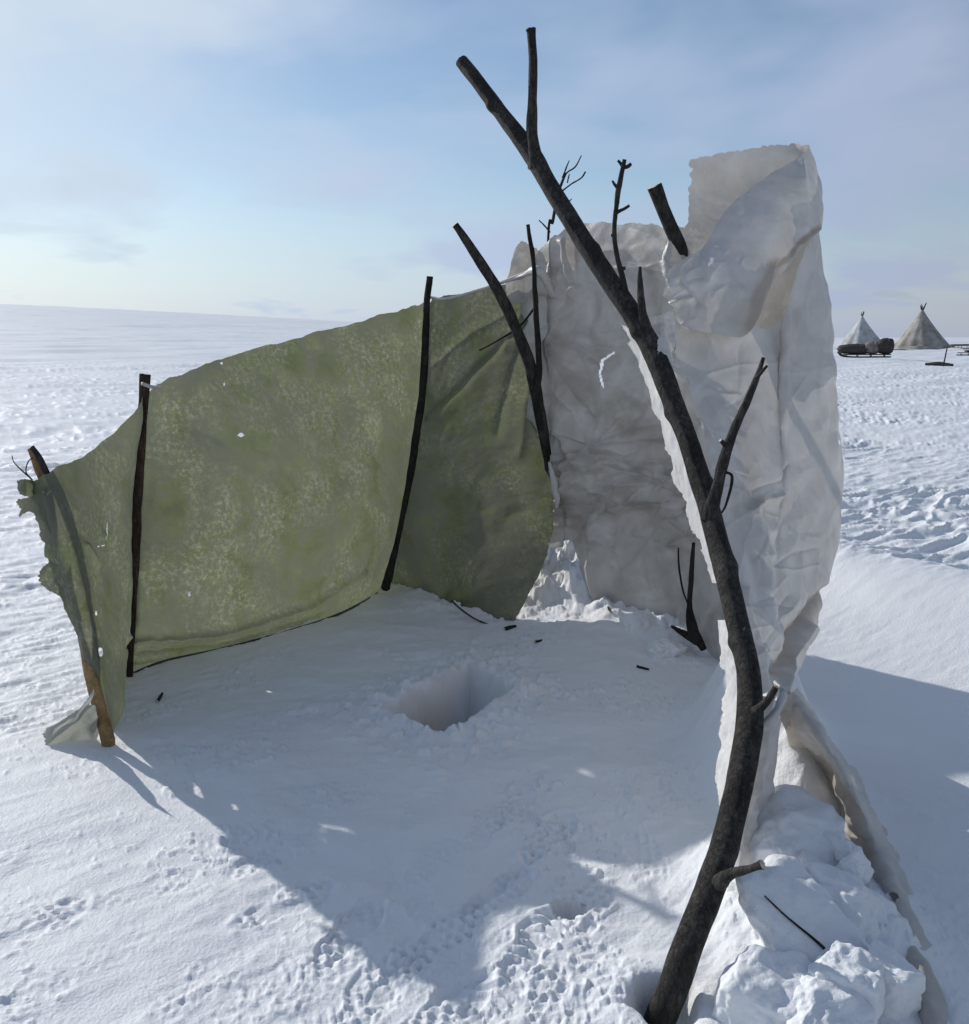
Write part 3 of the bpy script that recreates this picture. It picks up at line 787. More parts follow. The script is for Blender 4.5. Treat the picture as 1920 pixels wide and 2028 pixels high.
limb('side_branch', [(1280, 660, 3.23, 26), (1272, 610, 3.22, 16), (1268, 560, 3.21, 12), (1268, 528, 3.2, 5)], [M_BARK, M_CUT], fp, seg=40, seed=23, rough=0.12)
kb = limb('side_branch', [(1243, 606, 3.30, 14), (1238, 570, 3.29, 12), (1226, 520, 3.28, 10), (1217, 460, 3.27, 9), (1222, 400, 3.26, 10), (1230, 350, 3.25, 10), (1237, 316, 3.24, 9)], [M_TWIG, M_CUT], fp, seg=60, seed=24, rough=0.16)
for pts in ([(1223, 420, 3.26, 8), (1236, 414, 3.25, 6), (1247, 407, 3.24, 6)], [(1226, 375, 3.26, 7), (1218, 366, 3.25, 6), (1213, 358, 3.25, 4)],
            [(1232, 332, 3.25, 8), (1243, 330, 3.24, 8), (1250, 325, 3.24, 7)], [(1234, 330, 3.25, 7), (1228, 322, 3.25, 6), (1224, 318, 3.25, 5)],
            [(1216, 466, 3.27, 7), (1210, 466, 3.27, 5)], [(1232, 532, 3.28, 8), (1240, 531, 3.27, 7)]):
    limb('knob', pts, [M_TWIG, M_CUT], kb, seg=12, sides=8, seed=pts[0][0], rough=0.1)
b2 = limb('side_branch', [(1405, 1030, 2.84, 34), (1418, 975, 2.83, 26), (1436, 905, 2.82, 21), (1455, 850, 2.82, 18), (1480, 795, 2.82, 16), (1500, 745, 2.82, 12), (1512, 708, 2.82, 7)], [M_BARK, M_CUT], fp, seg=60, seed=25, rough=0.14)
limb('twig', [(1496, 752, 2.82, 9), (1508, 738, 2.80, 7), (1520, 724, 2.79, 5)], [M_TWIG, M_CUT], b2, seg=16, sides=8, seed=26)
limb('twig', [(1438, 935, 2.82, 6), (1450, 942, 2.80, 6), (1448, 965, 2.80, 6), (1438, 1000, 2.80, 5), (1430, 1015, 2.82, 4)], [M_TWIG], b2, seg=24, sides=8, seed=27)
limb('knob', [(1436, 882, 2.82, 10), (1428, 872, 2.81, 8)], [M_BARK, M_CUT], b2, seg=10, sides=8, seed=28)
limb('branch_stub', [(1476, 1425, 2.36, 30), (1506, 1402, 2.33, 20), (1524, 1382, 2.32, 15), (1538, 1360, 2.31, 12)], [M_BARK, M_CUT], fp, seg=24, seed=29, rough=0.1)
limb('branch_stub', [(1425, 1748, 1.99, 36), (1446, 1732, 1.95, 22), (1472, 1724, 1.91, 17), (1496, 1717, 1.88, 15), (1510, 1712, 1.87, 19)], [M_BARK, M_CUT], fp, seg=30, seed=30, rough=0.1)
limb('branch_stub', [(1460, 1255, 2.57, 20), (1472, 1250, 2.55, 16), (1480, 1247, 2.54, 14)], [M_BARK], fp, seg=12, seed=31, rough=0.1)

cp = thing('cut_pole', 'short sawn-off pole end sticking out beside the rolled top of pale sheet', 'pole', P(1392, 760, 3.95))
limb('shaft', [(1297, 370, 3.55, 30), (1312, 410, 3.56, 27), (1332, 460, 3.58, 28), (1348, 492, 3.60, 26), (1358, 540, 3.64, 21), (1370, 610, 3.74, 20), (1392, 760, 3.95, 20)], [M_BARK, M_CUT], cp, seg=50, seed=33, rough=0.07, knots=[(0.28, 0.03, 0.35, 2.0)])

# ------------------------------------------------------------------ pale sheet at the side
ss = thing('side_sheet', 'stiff pale sheet rolled at its top and wound round the forked pole', 'sheet', P(1520, 1390, 2.62) * np.array((1, 1, 0)))
cols = [
    [(1318, 655, 3.36), (1368, 800, 3.20), (1400, 930, 3.04), (1430, 1090, 2.86), (1476, 1240, 2.66), (1500, 1375, 2.50)],
    [(1350, 646, 3.42), (1392, 800, 3.26), (1420, 930, 3.10), (1446, 1090, 2.90), (1484, 1240, 2.70), (1504, 1378, 2.52)],
    [(1410, 646, 3.44), (1440, 800, 3.32), (1458, 940, 3.18), (1476, 1095, 2.96), (1500, 1240, 2.76), (1513, 1380, 2.55)],
    [(1480, 650, 3.50), (1500, 800, 3.44), (1504, 950, 3.30), (1512, 1100, 3.08), (1520, 1240, 2.86), (1522, 1385, 2.58)],
    [(1535, 646, 3.62), (1540, 800, 3.58), (1532, 950, 3.46), (1530, 1100, 3.24), (1540, 1240, 2.98), (1530, 1390, 2.61)],
    [(1560, 600, 3.62), (1562, 800, 3.58), (1560, 950, 3.46), (1554, 1100, 3.28), (1556, 1240, 3.04), (1536, 1392, 2.64)],
    [(1592, 500, 3.68), (1606, 770, 3.66), (1606, 940, 3.56), (1596, 1100, 3.40), (1578, 1240, 3.12), (1544, 1395, 2.68)],
    [(1625, 456, 3.80), (1652, 740, 3.80), (1664, 900, 3.75), (1656, 1090, 3.60), (1612, 1250, 3.30), (1562, 1392, 2.74)],
    [(1618, 458, 4.00), (1646, 740, 4.05), (1656, 900, 4.02), (1646, 1090, 3.90), (1602, 1250, 3.55), (1556, 1392, 2.95)]]
sheet('wall_panel', cols, 300, 400, M_WHITE, ss, crumple=(0.010, 2.0), crinkle=(0.06, (0.70, 0.34, 0.15)), jag=(0.035, 0, 0.006, 0.010), jscale=20, seed=21.0, thick=0, folds=(42, (1400, 680, 1650, 1330), 70, 50, 120, 5.5, 0.009),
      stain_shade=[([(1640, 1180), (1575, 1250), (1545, 1320)], 26, 0.45), ([(1480, 830), (1490, 950), (1470, 1010)], 40, 0.25), ([(1535, 1340), (1545, 1380)], 24, 0.3)],
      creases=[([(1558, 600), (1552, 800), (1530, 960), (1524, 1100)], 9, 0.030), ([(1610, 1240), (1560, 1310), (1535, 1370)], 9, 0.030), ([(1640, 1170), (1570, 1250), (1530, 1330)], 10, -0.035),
               ([(1530, 985), (1495, 1000), (1475, 1015)], 8, 0.022), ([(1400, 772), (1440, 785), (1465, 782)], 5, 0.008), ([(1640, 700), (1650, 780), (1662, 850)], 14, -0.020),
               ([(1545, 1000), (1590, 1060)], 10, -0.012), ([(1470, 1170), (1500, 1300), (1515, 1370)], 8, 0.02), ([(1445, 1010), (1480, 1100), (1500, 1200)], 10, -0.015)],
      holes=[(1478, 850, 5, 4), (1362, 755, 4, 9), (1664, 878, 2, 8)])
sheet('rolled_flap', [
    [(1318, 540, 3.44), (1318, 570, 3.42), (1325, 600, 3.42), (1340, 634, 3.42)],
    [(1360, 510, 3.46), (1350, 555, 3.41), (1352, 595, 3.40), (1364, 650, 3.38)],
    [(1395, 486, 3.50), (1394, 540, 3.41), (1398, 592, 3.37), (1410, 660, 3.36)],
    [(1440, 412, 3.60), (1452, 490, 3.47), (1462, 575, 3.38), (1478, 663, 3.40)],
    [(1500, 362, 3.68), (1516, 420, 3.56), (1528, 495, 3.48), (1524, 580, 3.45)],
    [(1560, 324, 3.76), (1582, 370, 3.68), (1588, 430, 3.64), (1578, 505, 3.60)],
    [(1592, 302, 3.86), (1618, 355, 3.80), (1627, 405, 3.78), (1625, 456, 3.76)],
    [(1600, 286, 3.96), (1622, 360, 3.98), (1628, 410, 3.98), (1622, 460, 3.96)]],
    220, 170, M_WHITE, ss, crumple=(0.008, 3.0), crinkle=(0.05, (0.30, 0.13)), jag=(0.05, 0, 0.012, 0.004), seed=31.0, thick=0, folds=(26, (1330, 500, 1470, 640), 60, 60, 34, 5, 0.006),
    stain_shade=[([(1486, 645), (1500, 592), (1540, 525)], 30, 0.60), ([(1540, 530), (1585, 482), (1627, 450)], 11, 0.75), ([(1478, 640), (1520, 560), (1570, 490)], 48, 0.25)],  # real brown stain, plus the shade of the roll painted in
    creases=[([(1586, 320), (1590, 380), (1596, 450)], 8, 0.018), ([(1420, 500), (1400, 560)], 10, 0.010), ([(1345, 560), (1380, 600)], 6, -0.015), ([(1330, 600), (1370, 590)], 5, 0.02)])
sheet('inner_wall', [
    [(1368, 314, 3.92), (1362, 370, 3.90), (1350, 430, 3.84), (1338, 520, 3.74), (1340, 560, 3.72)],
    [(1430, 302, 4.02), (1426, 380, 4.0), (1420, 440, 3.94), (1405, 540, 3.84), (1405, 690, 3.82)],
    [(1510, 288, 4.08), (1510, 380, 4.06), (1505, 450, 4.0), (1495, 560, 3.9), (1495, 700, 3.86)],
    [(1572, 282, 4.06), (1580, 380, 4.06), (1582, 450, 4.02), (1570, 560, 3.94), (1565, 700, 3.90)],
    [(1602, 284, 3.97), (1622, 362, 3.99), (1626, 430, 3.99), (1612, 560, 3.98), (1620, 700, 3.98)]],
    120, 130, M_WHITE, ss, crumple=(0.012, 3.0), crinkle=(0.07, (0.40, 0.18)), jag=(0.035, 0, 0.014, 0), seed=41.0, thick=0)
sheet('torn_edge', [
    [(1318, 482, 3.60), (1304, 520, 3.56), (1316, 560, 3.52), (1338, 626, 3.46)],
    [(1330, 470, 3.58), (1325, 520, 3.54), (1335, 565, 3.50), (1352, 625, 3.46)],
    [(1362, 452, 3.66), (1365, 510, 3.60), (1370, 560, 3.56), (1385, 630, 3.50)],
    [(1392, 440, 3.72), (1395, 500, 3.66), (1400, 560, 3.60), (1420, 640, 3.52)]],
    50, 60, M_WHITE, ss, crumple=(0.016, 7), ridged=0.006, jag=(0.14, 0, 0.06, 0), seed=51.0, thick=0)
sheet('torn_edge', [
    [(1284, 628, 3.36), (1290, 650, 3.34), (1298, 690, 3.27)],
    [(1306, 622, 3.36), (1312, 650, 3.33), (1318, 700, 3.26)],
    [(1335, 610, 3.38), (1342, 650, 3.34), (1340, 700, 3.28)]],
    36, 36, M_WHITE, ss, crumple=(0.016, 8), jag=(0.12, 0.08, 0.06, 0.16), seed=54.0, thick=0)
sheet('torn_edge', [
    [(1300, 672, 3.18), (1302, 700, 3.16), (1312, 738, 3.14)],
    [(1314, 664, 3.20), (1318, 700, 3.17), (1324, 735, 3.15)],
    [(1332, 682, 3.24), (1336, 712, 3.20), (1334, 745, 3.17)]],
    30, 40, M_WHITE, ss, crumple=(0.012, 12), jag=(0.12, 0.12, 0.10, 0.15), seed=55.0, thick=0)
# the turned edge of the sheet on the sunny side of the pole
sheet('turned_edge', [
    [(1228, 640, 3.74), (1262, 722, 3.66), (1288, 800, 3.57), (1322, 910, 3.45), (1352, 1005, 3.34), (1380, 1085, 3.23), (1410, 1155, 3.12)],
    [(1245, 650, 3.48), (1280, 722, 3.39), (1304, 800, 3.31), (1340, 910, 3.18), (1370, 1005, 3.07), (1398, 1085, 2.96), (1416, 1155, 2.89)],
    [(1262, 660, 3.31), (1300, 722, 3.24), (1330, 800, 3.16), (1362, 910, 3.03), (1392, 1005, 2.92), (1414, 1085, 2.82), (1424, 1155, 2.76)]],
    40, 240, M_FELT_LIT, ss, crumple=(0.010, 9), jag=(0.30, 0, 0, 0), jscale=16, seed=61.0, thick=0)
sheet('turned_edge', [
    [(1419, 1228, 3.06), (1428, 1300, 2.98), (1432, 1360, 2.92), (1420, 1420, 2.85), (1418, 1480, 2.78), (1418, 1550, 2.70), (1420, 1630, 2.60)],
    [(1430, 1228, 2.80), (1442, 1300, 2.71), (1452, 1360, 2.65), (1450, 1420, 2.58), (1446, 1480, 2.52), (1438, 1550, 2.44), (1430, 1630, 2.36)],
    [(1442, 1228, 2.66), (1462, 1300, 2.57), (1478, 1360, 2.50), (1482, 1420, 2.43), (1476, 1480, 2.37), (1460, 1550, 2.30), (1444, 1630, 2.22)]],
    40, 180, M_FELT_LIT, ss, crumple=(0.014, 8), jag=(0.26, 0, 0, 0), jscale=9, seed=64.0, thick=0)
# gathered below the stub, hanging and trailing over the snow
sheet('gathered_skirt', [
    [(1492, 1368, 2.50), (1486, 1430, 2.46), (1472, 1530, 2.40), (1458, 1640, 2.34), (1440, 1780, 2.22), (1452, 1900, 2.08)],
    [(1508, 1378, 2.52), (1504, 1430, 2.47), (1492, 1530, 2.40), (1474, 1640, 2.33), (1462, 1780, 2.20), (1462, 1900, 2.07)],
    [(1526, 1384, 2.55), (1520, 1430, 2.50), (1510, 1530, 2.43), (1492, 1640, 2.36), (1480, 1780, 2.22), (1474, 1900, 2.08)],
    [(1548, 1388, 2.62), (1542, 1440, 2.56), (1530, 1530, 2.50), (1512, 1640, 2.42), (1500, 1780, 2.26), (1490, 1900, 2.10)]],
    80, 200, M_WHITE, ss, crumple=(0.012, 4), crinkle=(0.07, (0.2, 0.09)), jag=(0.04, 0.04, 0, 0.02), jscale=8, folds=(16, (1450, 1400, 1540, 1700), -98, 8, 160, 6, 0.014), seed=71.0, thick=0,
    creases=[([(1516, 1385), (1500, 1480), (1480, 1600)], 5, 0.03), ([(1530, 1385), (1520, 1500), (1500, 1620)], 5, -0.03)])
limb('bunched_knot', [(1500, 1425, 2.40, 12), (1512, 1440, 2.38, 22), (1528, 1422, 2.38, 20), (1545, 1395, 2.40, 16), (1552, 1372, 2.44, 14), (1536, 1350, 2.5, 10)], [M_WHITE], ss, seg=50, sides=14, seed=72, rough=0.35)
inn = [(1534, 1394, 2.60), (1576, 1520, (0.14,)), (1622, 1625, (0.03,)), (1676, 1735, (-0.02,)), (1722, 1850, (-0.02,)), (1762, 1960, (-0.03,)), (1792, 2070, (-0.03,))]
mid = [(1548, 1384, 2.63), (1606, 1498, (0.22,)), (1660, 1600, (0.12,)), (1716, 1716, (0.07,)), (1762, 1836, (0.05,)), (1800, 1948, (0.035,)), (1828, 2068, (0.03,))]
cre = [(1566, 1373, 2.67), (1630, 1468, (0.37,)), (1690, 1568, (0.27,)), (1748, 1690, (0.12,)), (1792, 1814, (0.09,)), (1828, 1932, (0.07,)), (1856, 2060, (0.06,))]
ou1 = [(1574, 1366, 2.72), (1646, 1466, (0.26,)), (1710, 1568, (0.16,)), (1768, 1694, (0.06,)), (1812, 1816, (0.04,)), (1848, 1934, (0.03,)), (1874, 2060, (0.025,))]
ou2 = [(1576, 1362, 2.78), (1654, 1478, (0.06,)), (1722, 1580, (-0.01,)), (1782, 1704, (-0.03,)), (1826, 1824, (-0.03,)), (1862, 1940, (-0.04,)), (1890, 2060, (-0.04,))]
sheet('trailing_skirt', [inn, mid, cre, ou1, ou2],
    110, 320, M_WHITE, ss, crumple=(0.030, 4), crinkle=(0.09, (0.25, 0.12, 0.06)), jag=(0.08, 0.03, 0, 0), jscale=9, seed=75.0, thick=0,
    stain_shade=[([(1560, 1400), (1660, 1600), (1740, 1760), (1820, 1950), (1850, 2060)], 50, 0.35)],
    holes=[(1662, 1606, 6, 13), (1716, 1740, 9, 10), (1772, 1790, 9, 18)], folds=(24, (1560, 1400, 1840, 2028), -58, 12, 150, 8, 0.014))

# ------------------------------------------------------------------ other sticks
s6 = thing('inner_stake', 'short black stake with a splayed foot standing inside against the pale back sheet', 'stake', on_ground(1378, 1262))
limb('stake_shaft', [(1374, 1075, 4.30, 7), (1370, 1140, 4.31, 10), (1366, 1200, 4.32, 12), (1372, 1245, 4.30, 22), (1394, 1285, 4.22, 14)], [M_TWIG], s6, seg=50, seed=41, rough=0.15)
limb('foot', [(1330, 1240, 4.36, 5), (1350, 1252, 4.33, 12), (1378, 1268, 4.28, 16), (1394, 1284, 4.22, 8)], [M_TWIG], s6, seg=24, seed=42, rough=0.2)
limb('twig', [(1344, 1085, 4.42, 3), (1345, 1120, 4.42, 4), (1352, 1165, 4.40, 4), (1362, 1195, 4.36, 3)], [M_TWIG], s6, seg=24, sides=6, seed=43)
sb = thing('dead_shrub', 'wispy bare shrub twigs rising behind the pale back sheet', 'shrub', P(1090, 520, 5.45) * np.array((1, 1, 0)))
limb('stem', [(1080, 900, 5.45, 7), (1086, 480, 5.45, 5), (1095, 440, 5.45, 6), (1104, 390, 5.44, 6), (1118, 350, 5.44, 5), (1126, 340, 5.44, 3), (1140, 330, 5.44, 3), (1152, 308, 5.44, 2)], [M_TWIG], sb, seg=60, sides=6, seed=44)
for k, pts in enumerate(([(1106, 384, 5.44, 4), (1130, 366, 5.43, 3), (1152, 352, 5.43, 3), (1160, 340, 5.43, 3)], [(1108, 368, 5.44, 3), (1092, 342, 5.45, 3), (1074, 318, 5.46, 3)],
                         [(1114, 352, 5.44, 3), (1122, 332, 5.44, 3), (1128, 318, 5.44, 2)], [(1104, 402, 5.44, 3), (1122, 402, 5.44, 3), (1133, 394, 5.44, 2)],
                         [(1090, 460, 5.45, 3), (1078, 446, 5.46, 3), (1068, 436, 5.46, 2)], [(1124, 362, 5.44, 3), (1128, 345, 5.44, 2.5)])):
    limb('twig', pts, [M_TWIG], sb, seg=20, sides=6, seed=45 + k, rough=0.2)


def ground_twig(label, a, b, w, seed, lift=0.006, bend=0.0, za=0.0, zb=0.0):
    A = on_ground(*a); B = on_ground(*b)
    A[2] += lift + za; B[2] += lift + zb
    M = (A + B) / 2 + np.array((bend, bend * 0.5, abs(bend) * 0.4))
    o = limb('twig', [tuple(A) + (w,), tuple(M) + (w * 1.1,), tuple(B) + (w * 0.8,)], [M_TWIG, M_CUT], None, seg=24, sides=8, seed=seed, rough=0.2, world=True, origin=tuple((A + B) / 2))
    tag(o, label, 'twig', 'twigs lying on the snow')
    return o


ground_twig('thin bare twig lying on snow at the foot of the pale back sheet', (1160, 1178), (1210, 1214), 0.008, 51, bend=0.03)
ground_twig('scrap of dark twig on the snow right of the dug hole', (1262, 1322), (1286, 1328), 0.006, 52)
ground_twig('tiny dark twig on the snow in front of the green right panel corner', (1060, 1274), (1074, 1270), 0.007, 53)
ground_twig('tiny dark twig on shaded snow beside the board stake', (312, 1392), (322, 1376), 0.006, 54)
ground_twig('crumb of twig at the lower corner tip of the green canvas', (1000, 1248), (1022, 1242), 0.012, 55)
ground_twig('knotty twig end beside the snow bank at the back', (1140, 1158), (1160, 1176), 0.007, 56, bend=-0.02)

# ------------------------------------------------------------------ snow blocks piled on the trailing sheet
def snow_block(label, px, py, zc, size, rot, seed, cuts=9):
    c = G(px, py, zc)
    n = 34
    faces = []; V = []; idx = {}
    def vid(i, j, k):
        key = (i, j, k)
        if key not in idx:
            idx[key] = len(V); V.append((2 * i / n - 1, 2 * j / n - 1, 2 * k / n - 1))
        return idx[key]
    for a in range(n):
        for b in range(n):
            for s in (0, n):
                q = [(s, a, b), (s, a + 1, b), (s, a + 1, b + 1), (s, a, b + 1)]
                faces.append([vid(*p) for p in (q if s else q[::-1])])
                q = [(a, s, b), (a, s, b + 1), (a + 1, s, b + 1), (a + 1, s, b)]
                faces.append([vid(*p) for p in (q if s else q[::-1])])
                q = [(a, b, s), (a + 1, b, s), (a + 1, b + 1, s), (a, b + 1, s)]
                faces.append([vid(*p) for p in (q if s else q[::-1])])
    V = np.array(V)
    L = (np.abs(V) ** 7).sum(1) ** (1 / 7)
    V = V / L[:, None] * 1.0
    rs = np.random.RandomState(seed)
    for _ in range(cuts):                                    # broken facets
        d = rs.normal(size=3); d /= np.linalg.norm(d)
        off = rs.uniform(0.72, 1.02)
        e = V @ d - off
        V = V - np.where(e > 0, e, 0)[:, None] * d * 0.92
    V = V * np.array(size) / 2
    nz = fbm(V[:, 0] / 0.09 + seed, V[:, 1] / 0.09, V[:, 2] / 0.09, 4, 0.55)
    nn = V / (np.linalg.norm(V, axis=1)[:, None] + 1e-9)
    nf = fbm(V[:, 0] / 0.025 + seed, V[:, 1] / 0.025, V[:, 2] / 0.025, 3, 0.6)
    lump = sstep(0.1, 0.35, fbm(V[:, 0] / 0.05 + seed, V[:, 1] / 0.05, V[:, 2] / 0.05, 2))
    V = V + nn * (0.024 * nz + 0.0035 * nf + 0.006 * lump)[:, None]
    cz, sz = math.cos(rot[2]), math.sin(rot[2]); cx, sx = math.cos(rot[0]), math.sin(rot[0]); cy, sy = math.cos(rot[1]), math.sin(rot[1])
    Rm = np.array([[cz, -sz, 0], [sz, cz, 0], [0, 0, 1]]) @ np.array([[cy, 0, sy], [0, 1, 0], [-sy, 0, cy]]) @ np.array([[1, 0, 0], [0, cx, -sx], [0, sx, cx]])
    V = V @ Rm.T + c
    o = mesh_obj('snow_block', V, [tuple(f) for f in faces], M_BLOCK, None, True, None, tuple(c))
    sub = o.modifiers.new('soft', 'SUBSURF'); sub.levels = 1; sub.render_levels = 1
    tag(o, label, 'snow block', 'snow blocks weighing down the trailing sheet')
    return o


snow_block('big rounded snow block at the top of the pile beside the pole', 1562, 1690, 0.11, (0.31, 0.34, 0.25), (0.2, 0.15, 0.4), 3)
snow_block('broad flat snow slab with a thin stick lying on it', 1600, 1850, 0.105, (0.30, 0.36, 0.16), (0.45, 0.10, 0.5), 4, 6)
snow_block('smooth snow block at the front of the pile beside the pole foot', 1532, 1985, 0.06, (0.20, 0.22, 0.17), (0.25, -0.10, 0.9), 5)
snow_block('bulky snow block on the right flank of the pile', 1652, 1795, 0.095, (0.23, 0.30, 0.18), (0.15, 0.25, 0.9), 6)
snow_block('squarish snow block at the outer lower corner of the pile', 1752, 1945, 0.09, (0.13, 0.13, 0.13), (0.1, 0.1, 0.5), 7)
snow_block('upright lump of snow wedged between the two lower front blocks', 1676, 1965, 0.09, (0.13, 0.14, 0.17), (0.1, -0.1, 1.1), 8)
snow_block('small snow lump resting against the trailing sheet, uppermost of the two', 1672, 1682, 0.16, (0.085, 0.08, 0.06), (0, 0.2, 0.3), 9)
snow_block('small snow lump resting against the trailing sheet, lower of the two', 1698, 1716, 0.16, (0.07, 0.07, 0.06), (0.2, 0.1, 0.8), 10)
snow_block('snow chunk cut off by the bottom edge of the photo', 1622, 2030, 0.07, (0.22, 0.18, 0.16), (0.1, 0.1, 0.2), 11)
FOOT = 'snow chunks at the foot of the back sheet'
for lab, px_, py_, zc_, sz_, rt_, sd_ in (
        ('upright cut snow slab leaning at the foot of the pale back sheet', 1268, 1242, 0.05, (0.19, 0.10, 0.17), (-0.5, 0.1, 0.3), 21),
        ('rough snow chunk under the left end of the back sheet beside the green panel', 1140, 1140, 0.16, (0.22, 0.20, 0.16), (0.2, 0.3, 0.7), 22),
        ('small snow chunk between the twig and the cut snow slab', 1196, 1206, 0.04, (0.11, 0.12, 0.08), (0.1, -0.2, 1.0), 23),
        ('low snow chunk just left of the short inner stake', 1322, 1288, 0.03, (0.20, 0.14, 0.08), (0.1, 0.1, 0.2), 24)):
    o_ = snow_block(lab, px_, py_, zc_, sz_, rt_, sd_)
    o_['group'] = FOOT
bpy.context.view_layer.update()
_dg = bpy.context.evaluated_depsgraph_get()


def top_of(px, py):
    """where the line of sight through a photo point meets what is built so far"""
    o = Vector((0, 0, CAM_H)); d = Vector(P(px, py, 1.0)) - o
    ok, loc, *_ = scene.ray_cast(_dg, o, d.normalized())
    return np.array(loc) if ok else G(px, py)


sp = [top_of(q[0], q[1]) + np.array((0, -0.002, 0.004)) for q in ((1514, 1776), (1545, 1806), (1575, 1832), (1605, 1856), (1632, 1880))]
ts = limb('stick', [tuple(q) + (w_,) for q, w_ in zip(sp, (0.0016, 0.0024, 0.0026, 0.0030, 0.0042))], [M_BARK, M_CUT], None, seg=30, sides=8, seed=61, world=True, origin=tuple(sp[2]))
tag(ts, 'thin grey stick lying across the broad flat snow slab', 'stick')

# ------------------------------------------------------------------ far camp
def tent(label, px_apex, py_apex, px_l, px_r, py_base, mat, mat_dark, seed):
    c = on_ground((px_l + px_r) / 2, py_base)
    d = c[1]
    rad = (px_r - px_l) / 2 * d / F
    ap = P(px_apex, py_apex, d)
    H = ap[2] - c[2]
    t = thing('conical_tent', label, 'tent', c, 'conical tents of the far camp')
    nth, nh = 72, 26
    V = []
    for k in range(nh + 1):
        s = k / nh
        r = rad * ((1 - s) ** 1.08) + 0.16 * s
        for j in range(nth):
            a = 2 * math.pi * j / nth
            rr = r * (1 + 0.035 * math.cos(a * 14 + seed) * (1 - s) + 0.07 * float(perlin(math.cos(a) * 2 + seed, math.sin(a) * 2, s * 3)))
            sag = -0.10 * rad * math.sin(math.pi * s) * 0.35
            V.append((c[0] + (ap[0] - c[0]) * s + (rr + sag) * math.cos(a), c[1] + (rr + sag) * math.sin(a), c[2] - 0.1 + (H + 0.1) * s))
    F_ = [(k * nth + j, k * nth + (j + 1) % nth, (k + 1) * nth + (j + 1) % nth, (k + 1) * nth + j) for k in range(nh) for j in range(nth)]
    mesh_obj('tent_cover', np.array(V), F_, mat, t)
    # snow-weighted skirt
    V = []
    for k in range(4):
        for j in range(nth):
            a = 2 * math.pi * j / nth
            rr = rad * (1.0 + 0.10 * k / 3) * (1 + 0.05 * float(perlin(math.cos(a) * 3 + seed, math.sin(a) * 3, 0.3)))
            V.append((c[0] + rr * math.cos(a), c[1] + rr * math.sin(a), c[2] + (0.35, 0.25, 0.08, -0.1)[k] * (1 + 0.5 * float(perlin(math.cos(a) * 4, math.sin(a) * 4 + seed, 0.7)))))
    F_ = [(k * nth + j, (k + 1) * nth + j, (k + 1) * nth + (j + 1) % nth, k * nth + (j + 1) % nth) for k in range(3) for j in range(nth)]
    mesh_obj('skirt', np.array(V), F_, mat_dark, t)
    rnd = random.Random(seed)
    for k in range(7):
        a = rnd.uniform(0, 6.28); l = rnd.uniform(0.5, 1.4)
        b = np.array((ap[0], ap[1], ap[2] - 0.4))
        e = b + np.array((math.cos(a) * 0.35 * l, math.sin(a) * 0.35 * l, 0.4 + l * 0.75))
        limb('tent_pole', [tuple(b - (e - b) * 0.3) + (0.07,), tuple((b + e) / 2) + (0.06,), tuple(e) + (0.04,)], [M_DARK], t, seg=6, sides=6, seed=k, world=True, rough=0.05)
    return t


tent('brownish conical tent with smoke at its top, the larger and right hand one', 1827, 614, 1768, 1882, 690, M_TENT, M_TENT, 2)
tent('pale greyish conical tent behind the loaded dark sledge', 1708, 626, 1660, 1752, 686, M_TENT2, M_TENT2, 5)


sp_ = [P(1827, 606, 127), P(1822, 596, 127), P(1806, 588, 127.5), P(1780, 583, 128), P(1752, 582, 128.5), P(1728, 583, 129)]
sm_ = limb('smoke_wisp', [tuple(q) + (w_,) for q, w_ in zip(sp_, (0.18, 0.30, 0.38, 0.42, 0.45, 0.30))], [M_SMOKE], None, seg=60, sides=16, seed=77, world=True, rough=0.35, origin=tuple(sp_[0]))
tag(sm_, 'faint smoke wisp drifting left from the top of the brownish tent', 'smoke', kind='stuff')


